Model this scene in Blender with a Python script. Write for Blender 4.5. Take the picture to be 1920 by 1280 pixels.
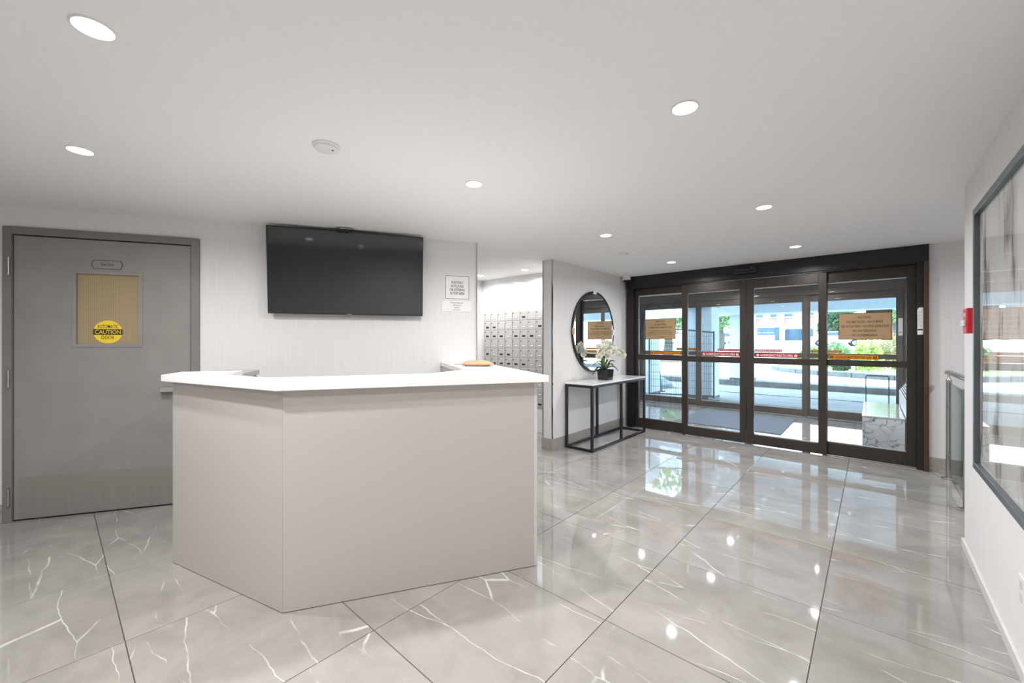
import bpy, bmesh, math, random
from mathutils import Vector, Matrix
random.seed(7)
R = math.radians
SC = bpy.context.scene
COL = SC.collection
for o in list(bpy.data.objects): bpy.data.objects.remove(o)

# ---------------------------------------------------------------- camera, world, exposure
cam_d = bpy.data.cameras.new('camera'); cam = bpy.data.objects.new('camera', cam_d); COL.objects.link(cam)
cam_d.sensor_width = 36.0; cam_d.lens = 763.0 / 1920.0 * 36.0; cam_d.clip_start = 0.02; cam_d.clip_end = 400
cam.location = (0, 0, 1.30); cam.rotation_euler = (R(90), 0, math.atan(675.0 / 763.0))
SC.camera = cam
SC.view_settings.view_transform = 'Standard'; SC.view_settings.look = 'None'
SC.view_settings.gamma = 1.0; SC.view_settings.use_curve_mapping = False
SC.view_settings.exposure = 0.22
SC.cycles.max_bounces = 9
W = bpy.data.worlds.new('sky'); SC.world = W; W.use_nodes = True
bg = W.node_tree.nodes['Background']; bg.inputs[0].default_value = (0.56, 0.79, 1.0, 1); bg.inputs[1].default_value = 10.5
LAMP_W = 17.5
LAMP_COL = (0.985, 0.99, 1.0)

# ---------------------------------------------------------------- helpers
def lin(c):
    return tuple(((v / 255.0) / 12.92 if v / 255.0 <= 0.04045 else ((v / 255.0 + 0.055) / 1.055) ** 2.4) for v in c)

def mat(name, rgb=(200, 200, 200), rough=0.5, metal=0.0, spec=0.5, coat=0.0, emis=0.0, alpha=1.0):
    m = bpy.data.materials.new(name); m.use_nodes = True
    b = m.node_tree.nodes['Principled BSDF']
    b.inputs['Base Color'].default_value = (*lin(rgb), 1)
    b.inputs['Roughness'].default_value = rough; b.inputs['Metallic'].default_value = metal
    b.inputs['Specular IOR Level'].default_value = spec; b.inputs['Coat Weight'].default_value = coat
    b.inputs['Coat Roughness'].default_value = 0.03
    if emis:
        b.inputs['Emission Color'].default_value = (*lin(rgb), 1); b.inputs['Emission Strength'].default_value = emis
    return m

def nodes(m):
    nt = m.node_tree
    return nt, nt.nodes, nt.links, nt.nodes['Principled BSDF']

def speckle(m, rgb2, scale=(40, 40, 40), detail=4.0, lo=0.35, hi=0.65, bump=0.0, coord='Object'):
    """two-tone procedural grain between the material's colour and rgb2"""
    nt, N, L, b = nodes(m)
    tc = N.new('ShaderNodeTexCoord'); mp = N.new('ShaderNodeMapping'); mp.inputs['Scale'].default_value = scale
    nz = N.new('ShaderNodeTexNoise'); nz.inputs['Scale'].default_value = 1.0; nz.inputs['Detail'].default_value = detail
    rp = N.new('ShaderNodeValToRGB')
    rp.color_ramp.elements[0].position = lo; rp.color_ramp.elements[1].position = hi
    rp.color_ramp.elements[0].color = b.inputs['Base Color'].default_value[:]
    rp.color_ramp.elements[1].color = (*lin(rgb2), 1)
    L.new(tc.outputs[coord], mp.inputs['Vector']); L.new(mp.outputs['Vector'], nz.inputs['Vector'])
    L.new(nz.outputs['Fac'], rp.inputs['Fac']); L.new(rp.outputs['Color'], b.inputs['Base Color'])
    if bump:
        bp = N.new('ShaderNodeBump'); bp.inputs['Strength'].default_value = bump; bp.inputs['Distance'].default_value = 0.002
        L.new(nz.outputs['Fac'], bp.inputs['Height']); L.new(bp.outputs['Normal'], b.inputs['Normal'])
    return m

def marble(m, base, base2, vein, vscale, vwidth, stretch, per_object=True, amount=1.0, rough=0.06, rot=0.6, mlo=0.47, mhi=0.62, dist=0.09):
    nt, N, L, b = nodes(m)
    b.inputs['Roughness'].default_value = rough
    tc = N.new('ShaderNodeTexCoord')
    vec = tc.outputs['Object']
    if per_object:
        oi = N.new('ShaderNodeObjectInfo'); vm = N.new('ShaderNodeVectorMath'); vm.operation = 'MULTIPLY_ADD'
        cx = N.new('ShaderNodeCombineXYZ')
        L.new(oi.outputs['Random'], cx.inputs[0]); L.new(oi.outputs['Random'], cx.inputs[1]); L.new(oi.outputs['Random'], cx.inputs[2])
        vm.inputs[1].default_value = (37.0, 91.0, 13.0)
        L.new(cx.outputs[0], vm.inputs[0]); L.new(vec, vm.inputs[2]); vec = vm.outputs[0]
    # cloudy ground
    n1 = N.new('ShaderNodeTexNoise'); n1.inputs['Scale'].default_value = 2.6; n1.inputs['Detail'].default_value = 6; n1.inputs['Roughness'].default_value = 0.62
    n1.inputs['Distortion'].default_value = 0.6
    L.new(vec, n1.inputs['Vector'])
    r1 = N.new('ShaderNodeValToRGB'); r1.color_ramp.elements[0].position = 0.3; r1.color_ramp.elements[1].position = 0.72
    r1.color_ramp.elements[0].color = (*lin(base), 1); r1.color_ramp.elements[1].color = (*lin(base2), 1)
    L.new(n1.outputs['Fac'], r1.inputs['Fac'])
    # veins : distorted, stretched voronoi edges, broken up by a mask
    nd = N.new('ShaderNodeTexNoise'); nd.inputs['Scale'].default_value = 3.0; nd.inputs['Detail'].default_value = 5
    L.new(vec, nd.inputs['Vector'])
    ma = N.new('ShaderNodeVectorMath'); ma.operation = 'MULTIPLY_ADD'; ma.inputs[1].default_value = (dist, dist, dist)
    L.new(nd.outputs['Color'], ma.inputs[0]); L.new(vec, ma.inputs[2])
    mp = N.new('ShaderNodeMapping'); mp.inputs['Scale'].default_value = stretch; mp.inputs['Rotation'].default_value = (0, 0, rot)
    L.new(ma.outputs[0], mp.inputs['Vector'])
    vo = N.new('ShaderNodeTexVoronoi'); vo.feature = 'DISTANCE_TO_EDGE'; vo.inputs['Scale'].default_value = vscale
    L.new(mp.outputs['Vector'], vo.inputs['Vector'])
    mr = N.new('ShaderNodeMapRange'); mr.inputs['From Min'].default_value = 0.0; mr.inputs['From Max'].default_value = vwidth
    mr.inputs['To Min'].default_value = 1.0; mr.inputs['To Max'].default_value = 0.0
    L.new(vo.outputs['Distance'], mr.inputs['Value'])
    nm = N.new('ShaderNodeTexNoise'); nm.inputs['Scale'].default_value = 4.5; nm.inputs['Detail'].default_value = 3
    L.new(vec, nm.inputs['Vector'])
    mm = N.new('ShaderNodeMapRange'); mm.inputs['From Min'].default_value = mlo; mm.inputs['From Max'].default_value = mhi
    L.new(nm.outputs['Fac'], mm.inputs['Value'])
    mu = N.new('ShaderNodeMath'); mu.operation = 'MULTIPLY'; L.new(mr.outputs[0], mu.inputs[0]); L.new(mm.outputs[0], mu.inputs[1])
    mu2 = N.new('ShaderNodeMath'); mu2.operation = 'MULTIPLY'; mu2.inputs[1].default_value = amount; L.new(mu.outputs[0], mu2.inputs[0])
    mx = N.new('ShaderNodeMix'); mx.data_type = 'RGBA'
    L.new(mu2.outputs[0], mx.inputs['Factor']); L.new(r1.outputs['Color'], mx.inputs['A']); mx.inputs['B'].default_value = (*lin(vein), 1)
    L.new(mx.outputs['Result'], b.inputs['Base Color'])
    return m

def glass(name, tint=(252, 254, 255), ior=1.72):
    m = bpy.data.materials.new(name); m.use_nodes = True; nt = m.node_tree; N = nt.nodes; L = nt.links
    N.clear(); out = N.new('ShaderNodeOutputMaterial')
    tr = N.new('ShaderNodeBsdfTransparent'); tr.inputs[0].default_value = (*lin(tint), 1)
    gl = N.new('ShaderNodeBsdfGlossy'); gl.inputs['Roughness'].default_value = 0.0
    fr = N.new('ShaderNodeFresnel'); fr.inputs['IOR'].default_value = ior
    mx = N.new('ShaderNodeMixShader')
    # reflect on the outer side of each face only (a thin pane shows no inner total reflection)
    ge = N.new('ShaderNodeNewGeometry'); iv = N.new('ShaderNodeMath'); iv.operation = 'SUBTRACT'; iv.inputs[0].default_value = 1.0; L.new(ge.outputs['Backfacing'], iv.inputs[1])
    fm = N.new('ShaderNodeMath'); fm.operation = 'MULTIPLY'; L.new(fr.outputs[0], fm.inputs[0]); L.new(iv.outputs[0], fm.inputs[1])
    L.new(fm.outputs[0], mx.inputs[0]); L.new(tr.outputs[0], mx.inputs[1]); L.new(gl.outputs[0], mx.inputs[2]); L.new(mx.outputs[0], out.inputs[0])
    return m

def box(bm, x0, x1, y0, y1, z0, z1):
    v = [bm.verts.new(p) for p in ((x0,y0,z0),(x1,y0,z0),(x1,y1,z0),(x0,y1,z0),(x0,y0,z1),(x1,y0,z1),(x1,y1,z1),(x0,y1,z1))]
    for f in ((0,3,2,1),(4,5,6,7),(0,1,5,4),(1,2,6,5),(2,3,7,6),(3,0,4,7)): bm.faces.new([v[i] for i in f])
    return bm

def prism(bm, pts, z0, z1):
    n = len(pts)
    a = [bm.verts.new((p[0], p[1], z0)) for p in pts]; b = [bm.verts.new((p[0], p[1], z1)) for p in pts]
    bm.faces.new(list(reversed(a))); bm.faces.new(b)
    for i in range(n): bm.faces.new((a[i], a[(i+1) % n], b[(i+1) % n], b[i]))
    bmesh.ops.recalc_face_normals(bm, faces=bm.faces[:])
    return bm

def cyl(bm, p0, p1, r0, r1=None, n=16, caps=True):
    r1 = r0 if r1 is None else r1
    p0, p1 = Vector(p0), Vector(p1); d = (p1 - p0).normalized()
    u = d.orthogonal().normalized(); w = d.cross(u)
    A = [bm.verts.new(p0 + (u*math.cos(t) + w*math.sin(t))*r0) for t in [2*math.pi*i/n for i in range(n)]]
    B = [bm.verts.new(p1 + (u*math.cos(t) + w*math.sin(t))*r1) for t in [2*math.pi*i/n for i in range(n)]]
    for i in range(n): bm.faces.new((A[i], A[(i+1) % n], B[(i+1) % n], B[i]))
    if caps: bm.faces.new(list(reversed(A))); bm.faces.new(B)
    return bm

def tube(bm, pts, rad, n=8):
    pts = [Vector(p) for p in pts]; rings = []
    for i, p in enumerate(pts):
        d = (pts[min(i+1, len(pts)-1)] - pts[max(i-1, 0)]).normalized()
        u = d.cross(Vector((0.3, 0.2, 1))).normalized() if abs(d.z) < 0.95 else d.cross(Vector((1, 0, 0))).normalized()
        w = d.cross(u); r = rad[i] if isinstance(rad, (list, tuple)) else rad
        rings.append([bm.verts.new(p + (u*math.cos(t) + w*math.sin(t))*r) for t in [2*math.pi*k/n for k in range(n)]])
    for a, b in zip(rings, rings[1:]):
        for k in range(n): bm.faces.new((a[k], a[(k+1) % n], b[(k+1) % n], b[k]))
    bm.faces.new(list(reversed(rings[0]))); bm.faces.new(rings[-1])
    bmesh.ops.recalc_face_normals(bm, faces=bm.faces[:])
    return bm

def lathe(bm, prof, axis='z', n=32, c=(0, 0, 0)):
    """profile of (radius, height) turned round z (or y)"""
    rings = []
    for r, h in prof:
        ring = []
        for k in range(n):
            t = 2*math.pi*k/n
            if axis == 'z': p = (c[0]+r*math.cos(t), c[1]+r*math.sin(t), c[2]+h)
            else: p = (c[0]+r*math.cos(t), c[1]+h, c[2]+r*math.sin(t))
            ring.append(bm.verts.new(p))
        rings.append(ring)
    for a, b in zip(rings, rings[1:]):
        for k in range(n): bm.faces.new((a[k], a[(k+1) % n], b[(k+1) % n], b[k]))
    bm.faces.new(list(reversed(rings[0]))); bm.faces.new(rings[-1])
    bmesh.ops.recalc_face_normals(bm, faces=bm.faces[:])
    return bm

def obj(name, bm, m, parent=None, loc=None, rotz=0.0, bevel=0.0, smooth=False, seg=2):
    if bevel:
        bmesh.ops.remove_doubles(bm, verts=bm.verts[:], dist=1e-6)
        es = [e for e in bm.edges if len(e.link_faces) == 2 and e.calc_face_angle(0) > 0.6]
        bmesh.ops.bevel(bm, geom=es, offset=bevel, segments=seg, affect='EDGES', profile=0.5, clamp_overlap=True)
    me = bpy.data.meshes.new(name); bm.to_mesh(me); bm.free()
    if smooth:
        for p in me.polygons: p.use_smooth = True
        me.set_sharp_from_angle(angle=R(38))
    me.materials.append(m)
    o = bpy.data.objects.new(name, me); COL.objects.link(o)
    if parent: o.parent = parent
    if loc is not None: o.location = loc
    o.rotation_euler = (0, 0, rotz)
    return o

def B(*a):
    return box(bmesh.new(), *a)

def tag(o, label, cat=None, group=None, kind=None):
    o['label'] = label
    if cat: o['category'] = cat
    if group: o['group'] = group
    if kind: o['kind'] = kind
    return o

def struct(o, label=None):
    o['kind'] = 'structure'
    if label: o['label'] = label
    return o

def thing(name, label, cat, loc=(0, 0, 0), rotz=0.0, group=None):
    o = bpy.data.objects.new(name, None); COL.objects.link(o); o.empty_display_size = 0.1
    o.location = loc; o.rotation_euler = (0, 0, rotz)
    return tag(o, label, cat, group)

def root(name, loc=(0, 0, 0), rotz=0.0, label=None):
    o = bpy.data.objects.new(name, None); COL.objects.link(o); o.empty_display_size = 0.1
    o.location = loc; o.rotation_euler = (0, 0, rotz)
    return struct(o, label)

def copy_tree(o, parent=None):
    c = o.copy(); COL.objects.link(c)
    if parent: c.parent = parent
    for ch in list(o.children): copy_tree(ch, c)
    return c

def letters(name, body, m, parent, x, y, z, h=None, w=None, sx=1.0, mirror=False):
    """flat lettering centred on (x, z), facing local -y; h is the cap height, w an overall width to fit"""
    cu = bpy.data.curves.new('t', 'FONT'); cu.body = body; cu.size = 1.0; cu.align_x = 'CENTER'; cu.extrude = 0.0; cu.offset = 0.007; cu.resolution_u = 3
    t = bpy.data.objects.new('t', cu); COL.objects.link(t)
    bpy.context.view_layer.update()
    me = bpy.data.meshes.new_from_object(t.evaluated_get(bpy.context.evaluated_depsgraph_get()))
    bpy.data.objects.remove(t); bpy.data.curves.remove(cu)
    xs = [v.co.x for v in me.vertices]; ys = [v.co.y for v in me.vertices]
    cx = (min(xs)+max(xs))/2; cy = (min(ys)+max(ys))/2; ww = max(xs)-min(xs); hh = max(ys)-min(ys)
    s = (h/hh) if h else (w/ww)
    kx = (w/ww) if w else s*sx
    if mirror: kx = -kx
    for v in me.vertices: v.co = ((v.co.x-cx)*kx, 0.0, (v.co.y-cy)*s)
    me.name = name; me.materials.append(m)
    o = bpy.data.objects.new(name, me); COL.objects.link(o); o.parent = parent; o.location = (x, y, z)
    return o

# ---------------------------------------------------------------- materials
M = {}
M['ceiling'] = speckle(mat('ceiling_paint', (238, 237, 236), 0.9), (240, 239, 238), (40, 40, 40))
M['wall'] = speckle(mat('wallpaper', (228, 226, 225), 0.72, spec=0.3), (222, 219, 218), (150, 150, 3.0), 3, 0.3, 0.7, 0.25)
M['wall_white'] = speckle(mat('white_wall', (240, 240, 240), 0.22), (232, 232, 232), (3, 3, 3))
M['base'] = speckle(mat('grey_stone_base', (150, 143, 136), 0.35), (172, 165, 158), (60, 60, 60))
M['base_white'] = speckle(mat('white_base', (214, 213, 210), 0.4), (206, 205, 202), (30, 30, 30))
M['grout'] = speckle(mat('grout', (84, 78, 72), 0.85), (74, 68, 62), (90, 90, 90))
M['tile'] = marble(mat('polished_tile', rough=0.05), (140, 135, 131), (168, 163, 158), (236, 233, 230), 1.5, 0.011, (0.55, 3.0, 1.0), True, 0.75, 0.032, -0.5, 0.43, 0.58)
M['tile'].node_tree.nodes['Principled BSDF'].inputs['Specular IOR Level'].default_value = 0.85
M['chrome'] = speckle(mat('chrome', (196, 196, 194), 0.12, 1.0), (186, 186, 184), (20, 20, 4))
M['steel'] = speckle(mat('brushed_steel', (190, 188, 184), 0.28, 1.0), (176, 174, 170), (8, 8, 200))
M['door'] = speckle(mat('grey_paint', (141, 136, 132), 0.5), (147, 142, 138), (5, 5, 5))
M['door_frame'] = speckle(mat('dark_grey_paint', (122, 118, 113), 0.5), (128, 124, 119), (5, 5, 5))
M['kick'] = speckle(mat('brushed_kick_plate', (140, 135, 130), 0.35, 0.25), (150, 145, 140), (300, 300, 4))
M['dark_gap'] = speckle(mat('dark_gap', (20, 19, 18), 0.9), (26, 25, 24), (20, 20, 20))
M['laminate'] = speckle(mat('taupe_laminate', (188, 182, 177), 0.45), (185, 179, 174), (90, 90, 90), 3)
M['laminate_light'] = speckle(mat('pale_laminate', (206, 205, 201), 0.45), (202, 201, 197), (90, 90, 90), 3)
M['quartz'] = speckle(mat('white_quartz', (247, 246, 244), 0.18), (241, 240, 238), (120, 120, 120))
M['black'] = speckle(mat('black_powder_coat', (24, 25, 28), 0.4), (30, 31, 34), (60, 60, 60))
M['bronze'] = speckle(mat('dark_bronze_aluminium', (38, 36, 36), 0.34, 0.25), (44, 41, 40), (40, 40, 5))
M['bronze3'] = speckle(mat('bronze_door_frame', (57, 49, 44), 0.34, 0.25), (63, 54, 48), (40, 40, 5))
M['bronze_hazed'] = speckle(mat('hazed_bronze_frame', (88, 79, 72), 0.4, 0.2), (94, 85, 78), (40, 40, 5))  # lighter copy of the bronze: haze of pane reflections put into the colour
M['bronze2'] = speckle(mat('brown_bronze_aluminium', (92, 74, 58), 0.34, 0.35), (84, 67, 52), (40, 40, 5))
M['white_plastic'] = speckle(mat('white_plastic', (232, 231, 228), 0.4), (226, 225, 222), (20, 20, 20))
M['screen'] = speckle(mat('tv_screen', (30, 36, 39), 0.06, spec=0.9), (33, 39, 42), (3, 3, 3))
M['mirror'] = speckle(mat('mirror_silver', (236, 240, 240), 0.0, 1.0), (236, 240, 241), (1, 1, 1))
M['glass'] = glass('clear_glass')
M['glass_print'] = glass('print_glazing', (253, 254, 254), 1.45)
M['glass_green'] = glass('railing_glass', (214, 230, 228))
M['sign_bronze'] = speckle(mat('bronze_plate', (182, 150, 112), 0.45, 0.15), (190, 158, 120), (9, 9, 9))
M['sign_edge'] = speckle(mat('bronze_edge', (84, 68, 44), 0.4, 0.4), (92, 74, 48), (9, 9, 9))
M['sign_white'] = speckle(mat('white_sign', (240, 239, 236), 0.35), (234, 233, 230), (9, 9, 9))
M['ink'] = speckle(mat('black_ink', (34, 28, 24), 0.6), (40, 34, 30), (40, 40, 40))
M['ink_grey'] = speckle(mat('grey_ink', (96, 92, 88), 0.6), (104, 100, 96), (40, 40, 40))
M['ink_white'] = speckle(mat('white_ink', (250, 244, 240), 0.6), (246, 240, 236), (40, 40, 40))
M['yellow'] = speckle(mat('yellow_vinyl', (244, 212, 52), 0.45), (238, 206, 48), (20, 20, 20))
M['amber'] = speckle(mat('amber_vinyl', (238, 164, 28), 0.45), (232, 158, 26), (20, 20, 20))
M['red_vinyl'] = speckle(mat('red_vinyl', (206, 52, 60), 0.45), (200, 48, 56), (20, 20, 20))
M['red'] = speckle(mat('red_plastic', (202, 24, 36), 0.35), (196, 22, 34), (20, 20, 20))
M['table_top'] = marble(mat('white_marble_top'), (240, 239, 236), (230, 229, 227), (190, 188, 186), 2.0, 0.03, (1, 2, 1), False, 0.5, 0.12)
M['bench'] = marble(mat('veined_white_marble'), (240, 242, 245), (226, 230, 236), (58, 63, 74), 8.5, 0.075, (1.0, 1.0, 1.0), False, 0.95, 0.1, 0.6, 0.38, 0.62, 0.55)
M['bench_top'] = speckle(mat('pale_stone_slab', (206, 200, 190), 0.1), (196, 190, 180), (5, 5, 5))
M['mailbox'] = speckle(mat('silver_mailbox', (206, 204, 200), 0.32, 0.35), (198, 196, 192), (8, 8, 120))
M['paper'] = speckle(mat('white_paper', (246, 245, 243), 0.8), (238, 237, 235), (30, 30, 30))
M['kraft'] = speckle(mat('kraft_paper', (196, 156, 116), 0.7), (180, 138, 98), (50, 50, 50), bump=0.4)
M['petal'] = speckle(mat('orchid_petal', (248, 246, 238), 0.6), (240, 238, 226), (60, 60, 60))
M['orchid_centre'] = speckle(mat('orchid_centre', (214, 196, 96), 0.6), (190, 150, 80), (60, 60, 60))
M['orchid_leaf'] = speckle(mat('orchid_leaf', (58, 84, 50), 0.35), (44, 68, 40), (20, 20, 20))
M['orchid_stem'] = speckle(mat('orchid_stem', (92, 108, 62), 0.5), (80, 92, 54), (20, 20, 20))
M['pot'] = speckle(mat('black_ceramic', (22, 22, 24), 0.15), (28, 28, 30), (20, 20, 20))
M['lens'] = speckle(mat('dark_dome', (20, 20, 22), 0.08), (26, 26, 28), (20, 20, 20))
M['mat'] = speckle(mat('entrance_mat', (104, 112, 124), 0.95, spec=0.1), (130, 138, 150), (90, 260, 90), 2, bump=0.8)
M['pavement'] = speckle(mat('concrete_paving', (150, 148, 144), 0.9), (132, 131, 129), (2.5, 2.5, 2.5), 8)
M['asphalt'] = speckle(mat('pale_asphalt', (190, 188, 184), 0.95), (176, 174, 172), (0.6, 0.6, 0.6), 8)
M['kerb'] = speckle(mat('grey_concrete', (112, 111, 107), 0.9), (92, 92, 90), (7, 7, 7), 6)
M['stucco'] = speckle(mat('pale_stucco', (214, 220, 224), 0.85), (206, 212, 216), (14, 14, 14), bump=0.2)
M['brick'] = speckle(mat('far_brick', (168, 122, 106), 0.9), (150, 106, 92), (0.8, 0.8, 5.0), 4)
M['far_white'] = speckle(mat('far_white_panel', (236, 236, 234), 0.8), (228, 228, 226), (1, 1, 1))
M['far_glass'] = speckle(mat('far_dark_glass', (54, 80, 96), 0.15), (40, 64, 80), (0.6, 0.6, 0.6))
M['bark'] = speckle(mat('bark', (88, 84, 74), 0.9), (66, 62, 54), (6, 6, 2), 5, bump=0.5)
M['leaf'] = speckle(mat('tree_leaf', (92, 126, 74), 0.6), (130, 160, 94), (1.2, 1.2, 1.2), 5)
M['leaf_dark'] = speckle(mat('evergreen_leaf', (52, 84, 56), 0.6), (84, 114, 74), (1.2, 1.2, 1.2), 5)
M['leaf_yellow'] = speckle(mat('yellow_green_leaf', (196, 204, 116), 0.6), (164, 182, 92), (3, 3, 3), 5)
M['leaf_brown'] = speckle(mat('russet_leaf', (176, 150, 110), 0.7), (150, 150, 92), (3, 3, 3), 5)
M['grass'] = speckle(mat('lawn', (140, 170, 84), 0.9), (170, 192, 104), (3, 3, 3), 6)
M['galv'] = speckle(mat('galvanised_wire', (84, 94, 98), 0.5, 0.3), (72, 82, 86), (10, 10, 10))
M['timber'] = speckle(mat('raw_timber', (196, 168, 128), 0.8), (176, 146, 106), (4, 30, 30), 4)
M['tarp'] = speckle(mat('grey_tarpaulin', (120, 128, 126), 0.7), (92, 100, 100), (6, 6, 6), 4)
M['car_white'] = speckle(mat('white_car_paint', (232, 234, 236), 0.25), (228, 230, 232), (2, 2, 2))
M['car_blue'] = speckle(mat('pale_blue_car_paint', (150, 184, 206), 0.25), (144, 178, 200), (2, 2, 2))
M['rubber'] = speckle(mat('rubber', (28, 28, 30), 0.8), (34, 34, 36), (9, 9, 9))
def translucent(m, w):
    nt, N, L, b = nodes(m); out = [n for n in N if n.type == 'OUTPUT_MATERIAL'][0]
    tl = N.new('ShaderNodeBsdfTranslucent'); mx = N.new('ShaderNodeMixShader'); mx.inputs[0].default_value = w
    src = b.inputs['Base Color'].links[0].from_socket; L.new(src, tl.inputs[0])
    L.new(b.outputs[0], mx.inputs[1]); L.new(tl.outputs[0], mx.inputs[2]); L.new(mx.outputs[0], out.inputs[0])
for k_ in ('amber', 'red_vinyl', 'petal', 'leaf', 'leaf_dark', 'leaf_yellow', 'leaf_brown', 'sign_bronze'): translucent(M[k_], 0.4 if k_ != 'sign_bronze' else 0.12)
# vision panel of the service door: tan obscured glass with a fine wire grid
def wired_glass():
    m = mat('tan_wired_glass', (176, 154, 108), 0.25)
    nt, N, L, b = nodes(m)
    tc = N.new('ShaderNodeTexCoord'); sp = N.new('ShaderNodeSeparateXYZ'); L.new(tc.outputs['Object'], sp.inputs[0])
    prev = None
    for ax in (0, 2):
        a = N.new('ShaderNodeMath'); a.operation = 'MULTIPLY'; a.inputs[1].default_value = 80.0; L.new(sp.outputs[ax], a.inputs[0])
        f = N.new('ShaderNodeMath'); f.operation = 'FRACT'; L.new(a.outputs[0], f.inputs[0])
        g = N.new('ShaderNodeMath'); g.operation = 'LESS_THAN'; g.inputs[1].default_value = 0.16; L.new(f.outputs[0], g.inputs[0])
        if prev:
            mx = N.new('ShaderNodeMath'); mx.operation = 'MAXIMUM'; L.new(prev.outputs[0], mx.inputs[0]); L.new(g.outputs[0], mx.inputs[1]); prev = mx
        else: prev = g
    mix = N.new('ShaderNodeMix'); mix.data_type = 'RGBA'; L.new(prev.outputs[0], mix.inputs['Factor'])
    mix.inputs['A'].default_value = (*lin((168, 150, 116)), 1); mix.inputs['B'].default_value = (*lin((140, 123, 94)), 1)
    L.new(mix.outputs['Result'], b.inputs['Base Color'])
    return m
M['wired'] = wired_glass()
def art_material():
    m = mat('ink_wash_print', (232, 228, 224), 0.6)
    nt, N, L, b = nodes(m)
    tc = N.new('ShaderNodeTexCoord'); mp = N.new('ShaderNodeMapping'); mp.inputs['Scale'].default_value = (3.4, 1.0, 0.85); mp.inputs['Location'].default_value = (1.7, 0, 3.1)
    L.new(tc.outputs['Object'], mp.inputs['Vector'])
    nd = N.new('ShaderNodeTexNoise'); nd.inputs['Scale'].default_value = 2.0; nd.inputs['Detail'].default_value = 3; L.new(mp.outputs[0], nd.inputs['Vector'])
    ma = N.new('ShaderNodeVectorMath'); ma.operation = 'MULTIPLY_ADD'; ma.inputs[1].default_value = (0.8, 0.8, 0.5); L.new(nd.outputs['Color'], ma.inputs[0]); L.new(mp.outputs[0], ma.inputs[2])
    vo = N.new('ShaderNodeTexVoronoi'); vo.feature = 'DISTANCE_TO_EDGE'; vo.inputs['Scale'].default_value = 2.0; L.new(ma.outputs[0], vo.inputs['Vector'])
    mr = N.new('ShaderNodeMapRange'); mr.inputs['From Max'].default_value = 0.11; mr.inputs['To Min'].default_value = 1.0; mr.inputs['To Max'].default_value = 0.0; L.new(vo.outputs['Distance'], mr.inputs['Value'])
    ns = N.new('ShaderNodeTexNoise'); ns.inputs['Scale'].default_value = 1.6; ns.inputs['Detail'].default_value = 4; L.new(ma.outputs[0], ns.inputs['Vector'])
    m2 = N.new('ShaderNodeMapRange'); m2.inputs['From Min'].default_value = 0.42; m2.inputs['From Max'].default_value = 0.68; L.new(ns.outputs['Fac'], m2.inputs['Value'])
    mu = N.new('ShaderNodeMath'); mu.operation = 'MULTIPLY'; L.new(mr.outputs[0], mu.inputs[0]); L.new(m2.outputs[0], mu.inputs[1])
    ad = N.new('ShaderNodeMath'); ad.operation = 'MULTIPLY_ADD'; ad.inputs[1].default_value = 0.35; L.new(m2.outputs[0], ad.inputs[0]); L.new(mu.outputs[0], ad.inputs[2]); ad.use_clamp = True
    rp = N.new('ShaderNodeValToRGB'); e = rp.color_ramp.elements
    e[0].position = 0.0; e[0].color = (*lin((230, 226, 222)), 1); e[1].position = 1.0; e[1].color = (*lin((62, 48, 50)), 1)
    x = e.new(0.35); x.color = (*lin((176, 160, 152)), 1)
    L.new(ad.outputs[0], rp.inputs['Fac']); L.new(rp.outputs['Color'], b.inputs['Base Color'])
    return m
M['art'] = art_material()
def emitter(name, rgb, s):
    m = mat(name, rgb, 0.5, emis=s); return m
M['diffuser'] = emitter('lit_diffuser', (255, 247, 236), 14.0)

H = 2.277                                     # ceiling height
TVO = (-4.65, -0.19, 0.0); TVR = R(60)        # frame of the wall with the TV: x along the wall, -y into the room
def tvp(s, y, z=0.0):
    return Vector((TVO[0] + s*0.5 - y*0.8660254, TVO[1] + s*0.8660254 + y*0.5, z))

# ================================================================= SETTING
# floor slab with polished tiles
floor = struct(obj('floor', B(-6.3, 0.5595, -2.5, 8.60, -0.12, -0.003), M['grout']), 'polished grey marble tile floor with white veins')
GX, GY, X0, Y0 = 0.7465, 0.751, 0.5595, 0.21
proto = None
for i in range(0, 10):
    for j in range(-4, 12):
        x1 = X0 - i*GX; x0 = x1 - GX; y0 = Y0 + j*GY; y1 = y0 + GY
        cx, cy = (x0+x1)/2, (y0+y1)/2
        # keep what lies inside the lobby, the mail alcove or the vestibule
        n = (cx - TVO[0])*0.866 - (cy - TVO[1])*0.5
        if x1 < -6.3 or y1 > 8.75: continue
        if n < -0.75 and not (cy > -0.4 and cx > -5.1): continue
        if cy > 5.0 and cx < -4.1: continue
        yy1 = min(y1, 8.60); yy0 = max(y0, -2.5); xx0 = max(x0, -6.3)
        if yy1 - yy0 < 0.05: continue
        g = 0.0018; hx, hy = (x1-xx0)/2 - g, (yy1-yy0)/2 - g
        full = (xx0 == x0 and yy0 == y0 and yy1 == y1)
        if full and proto:
            t = proto.copy(); COL.objects.link(t)
        else:
            t = obj('floor_tile', B(-hx, hx, -hy, hy, -0.0065, 0.0), M['tile'], floor, bevel=0.0008, seg=1)
            if full: proto = t
        t.parent = floor; t.location = ((xx0+x1)/2, (yy0+yy1)/2, 0)

struct(obj('ceiling', B(-6.4, 2.4, -2.6, 8.80, H, H+0.14), M['ceiling']), 'smooth off-white ceiling')
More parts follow.
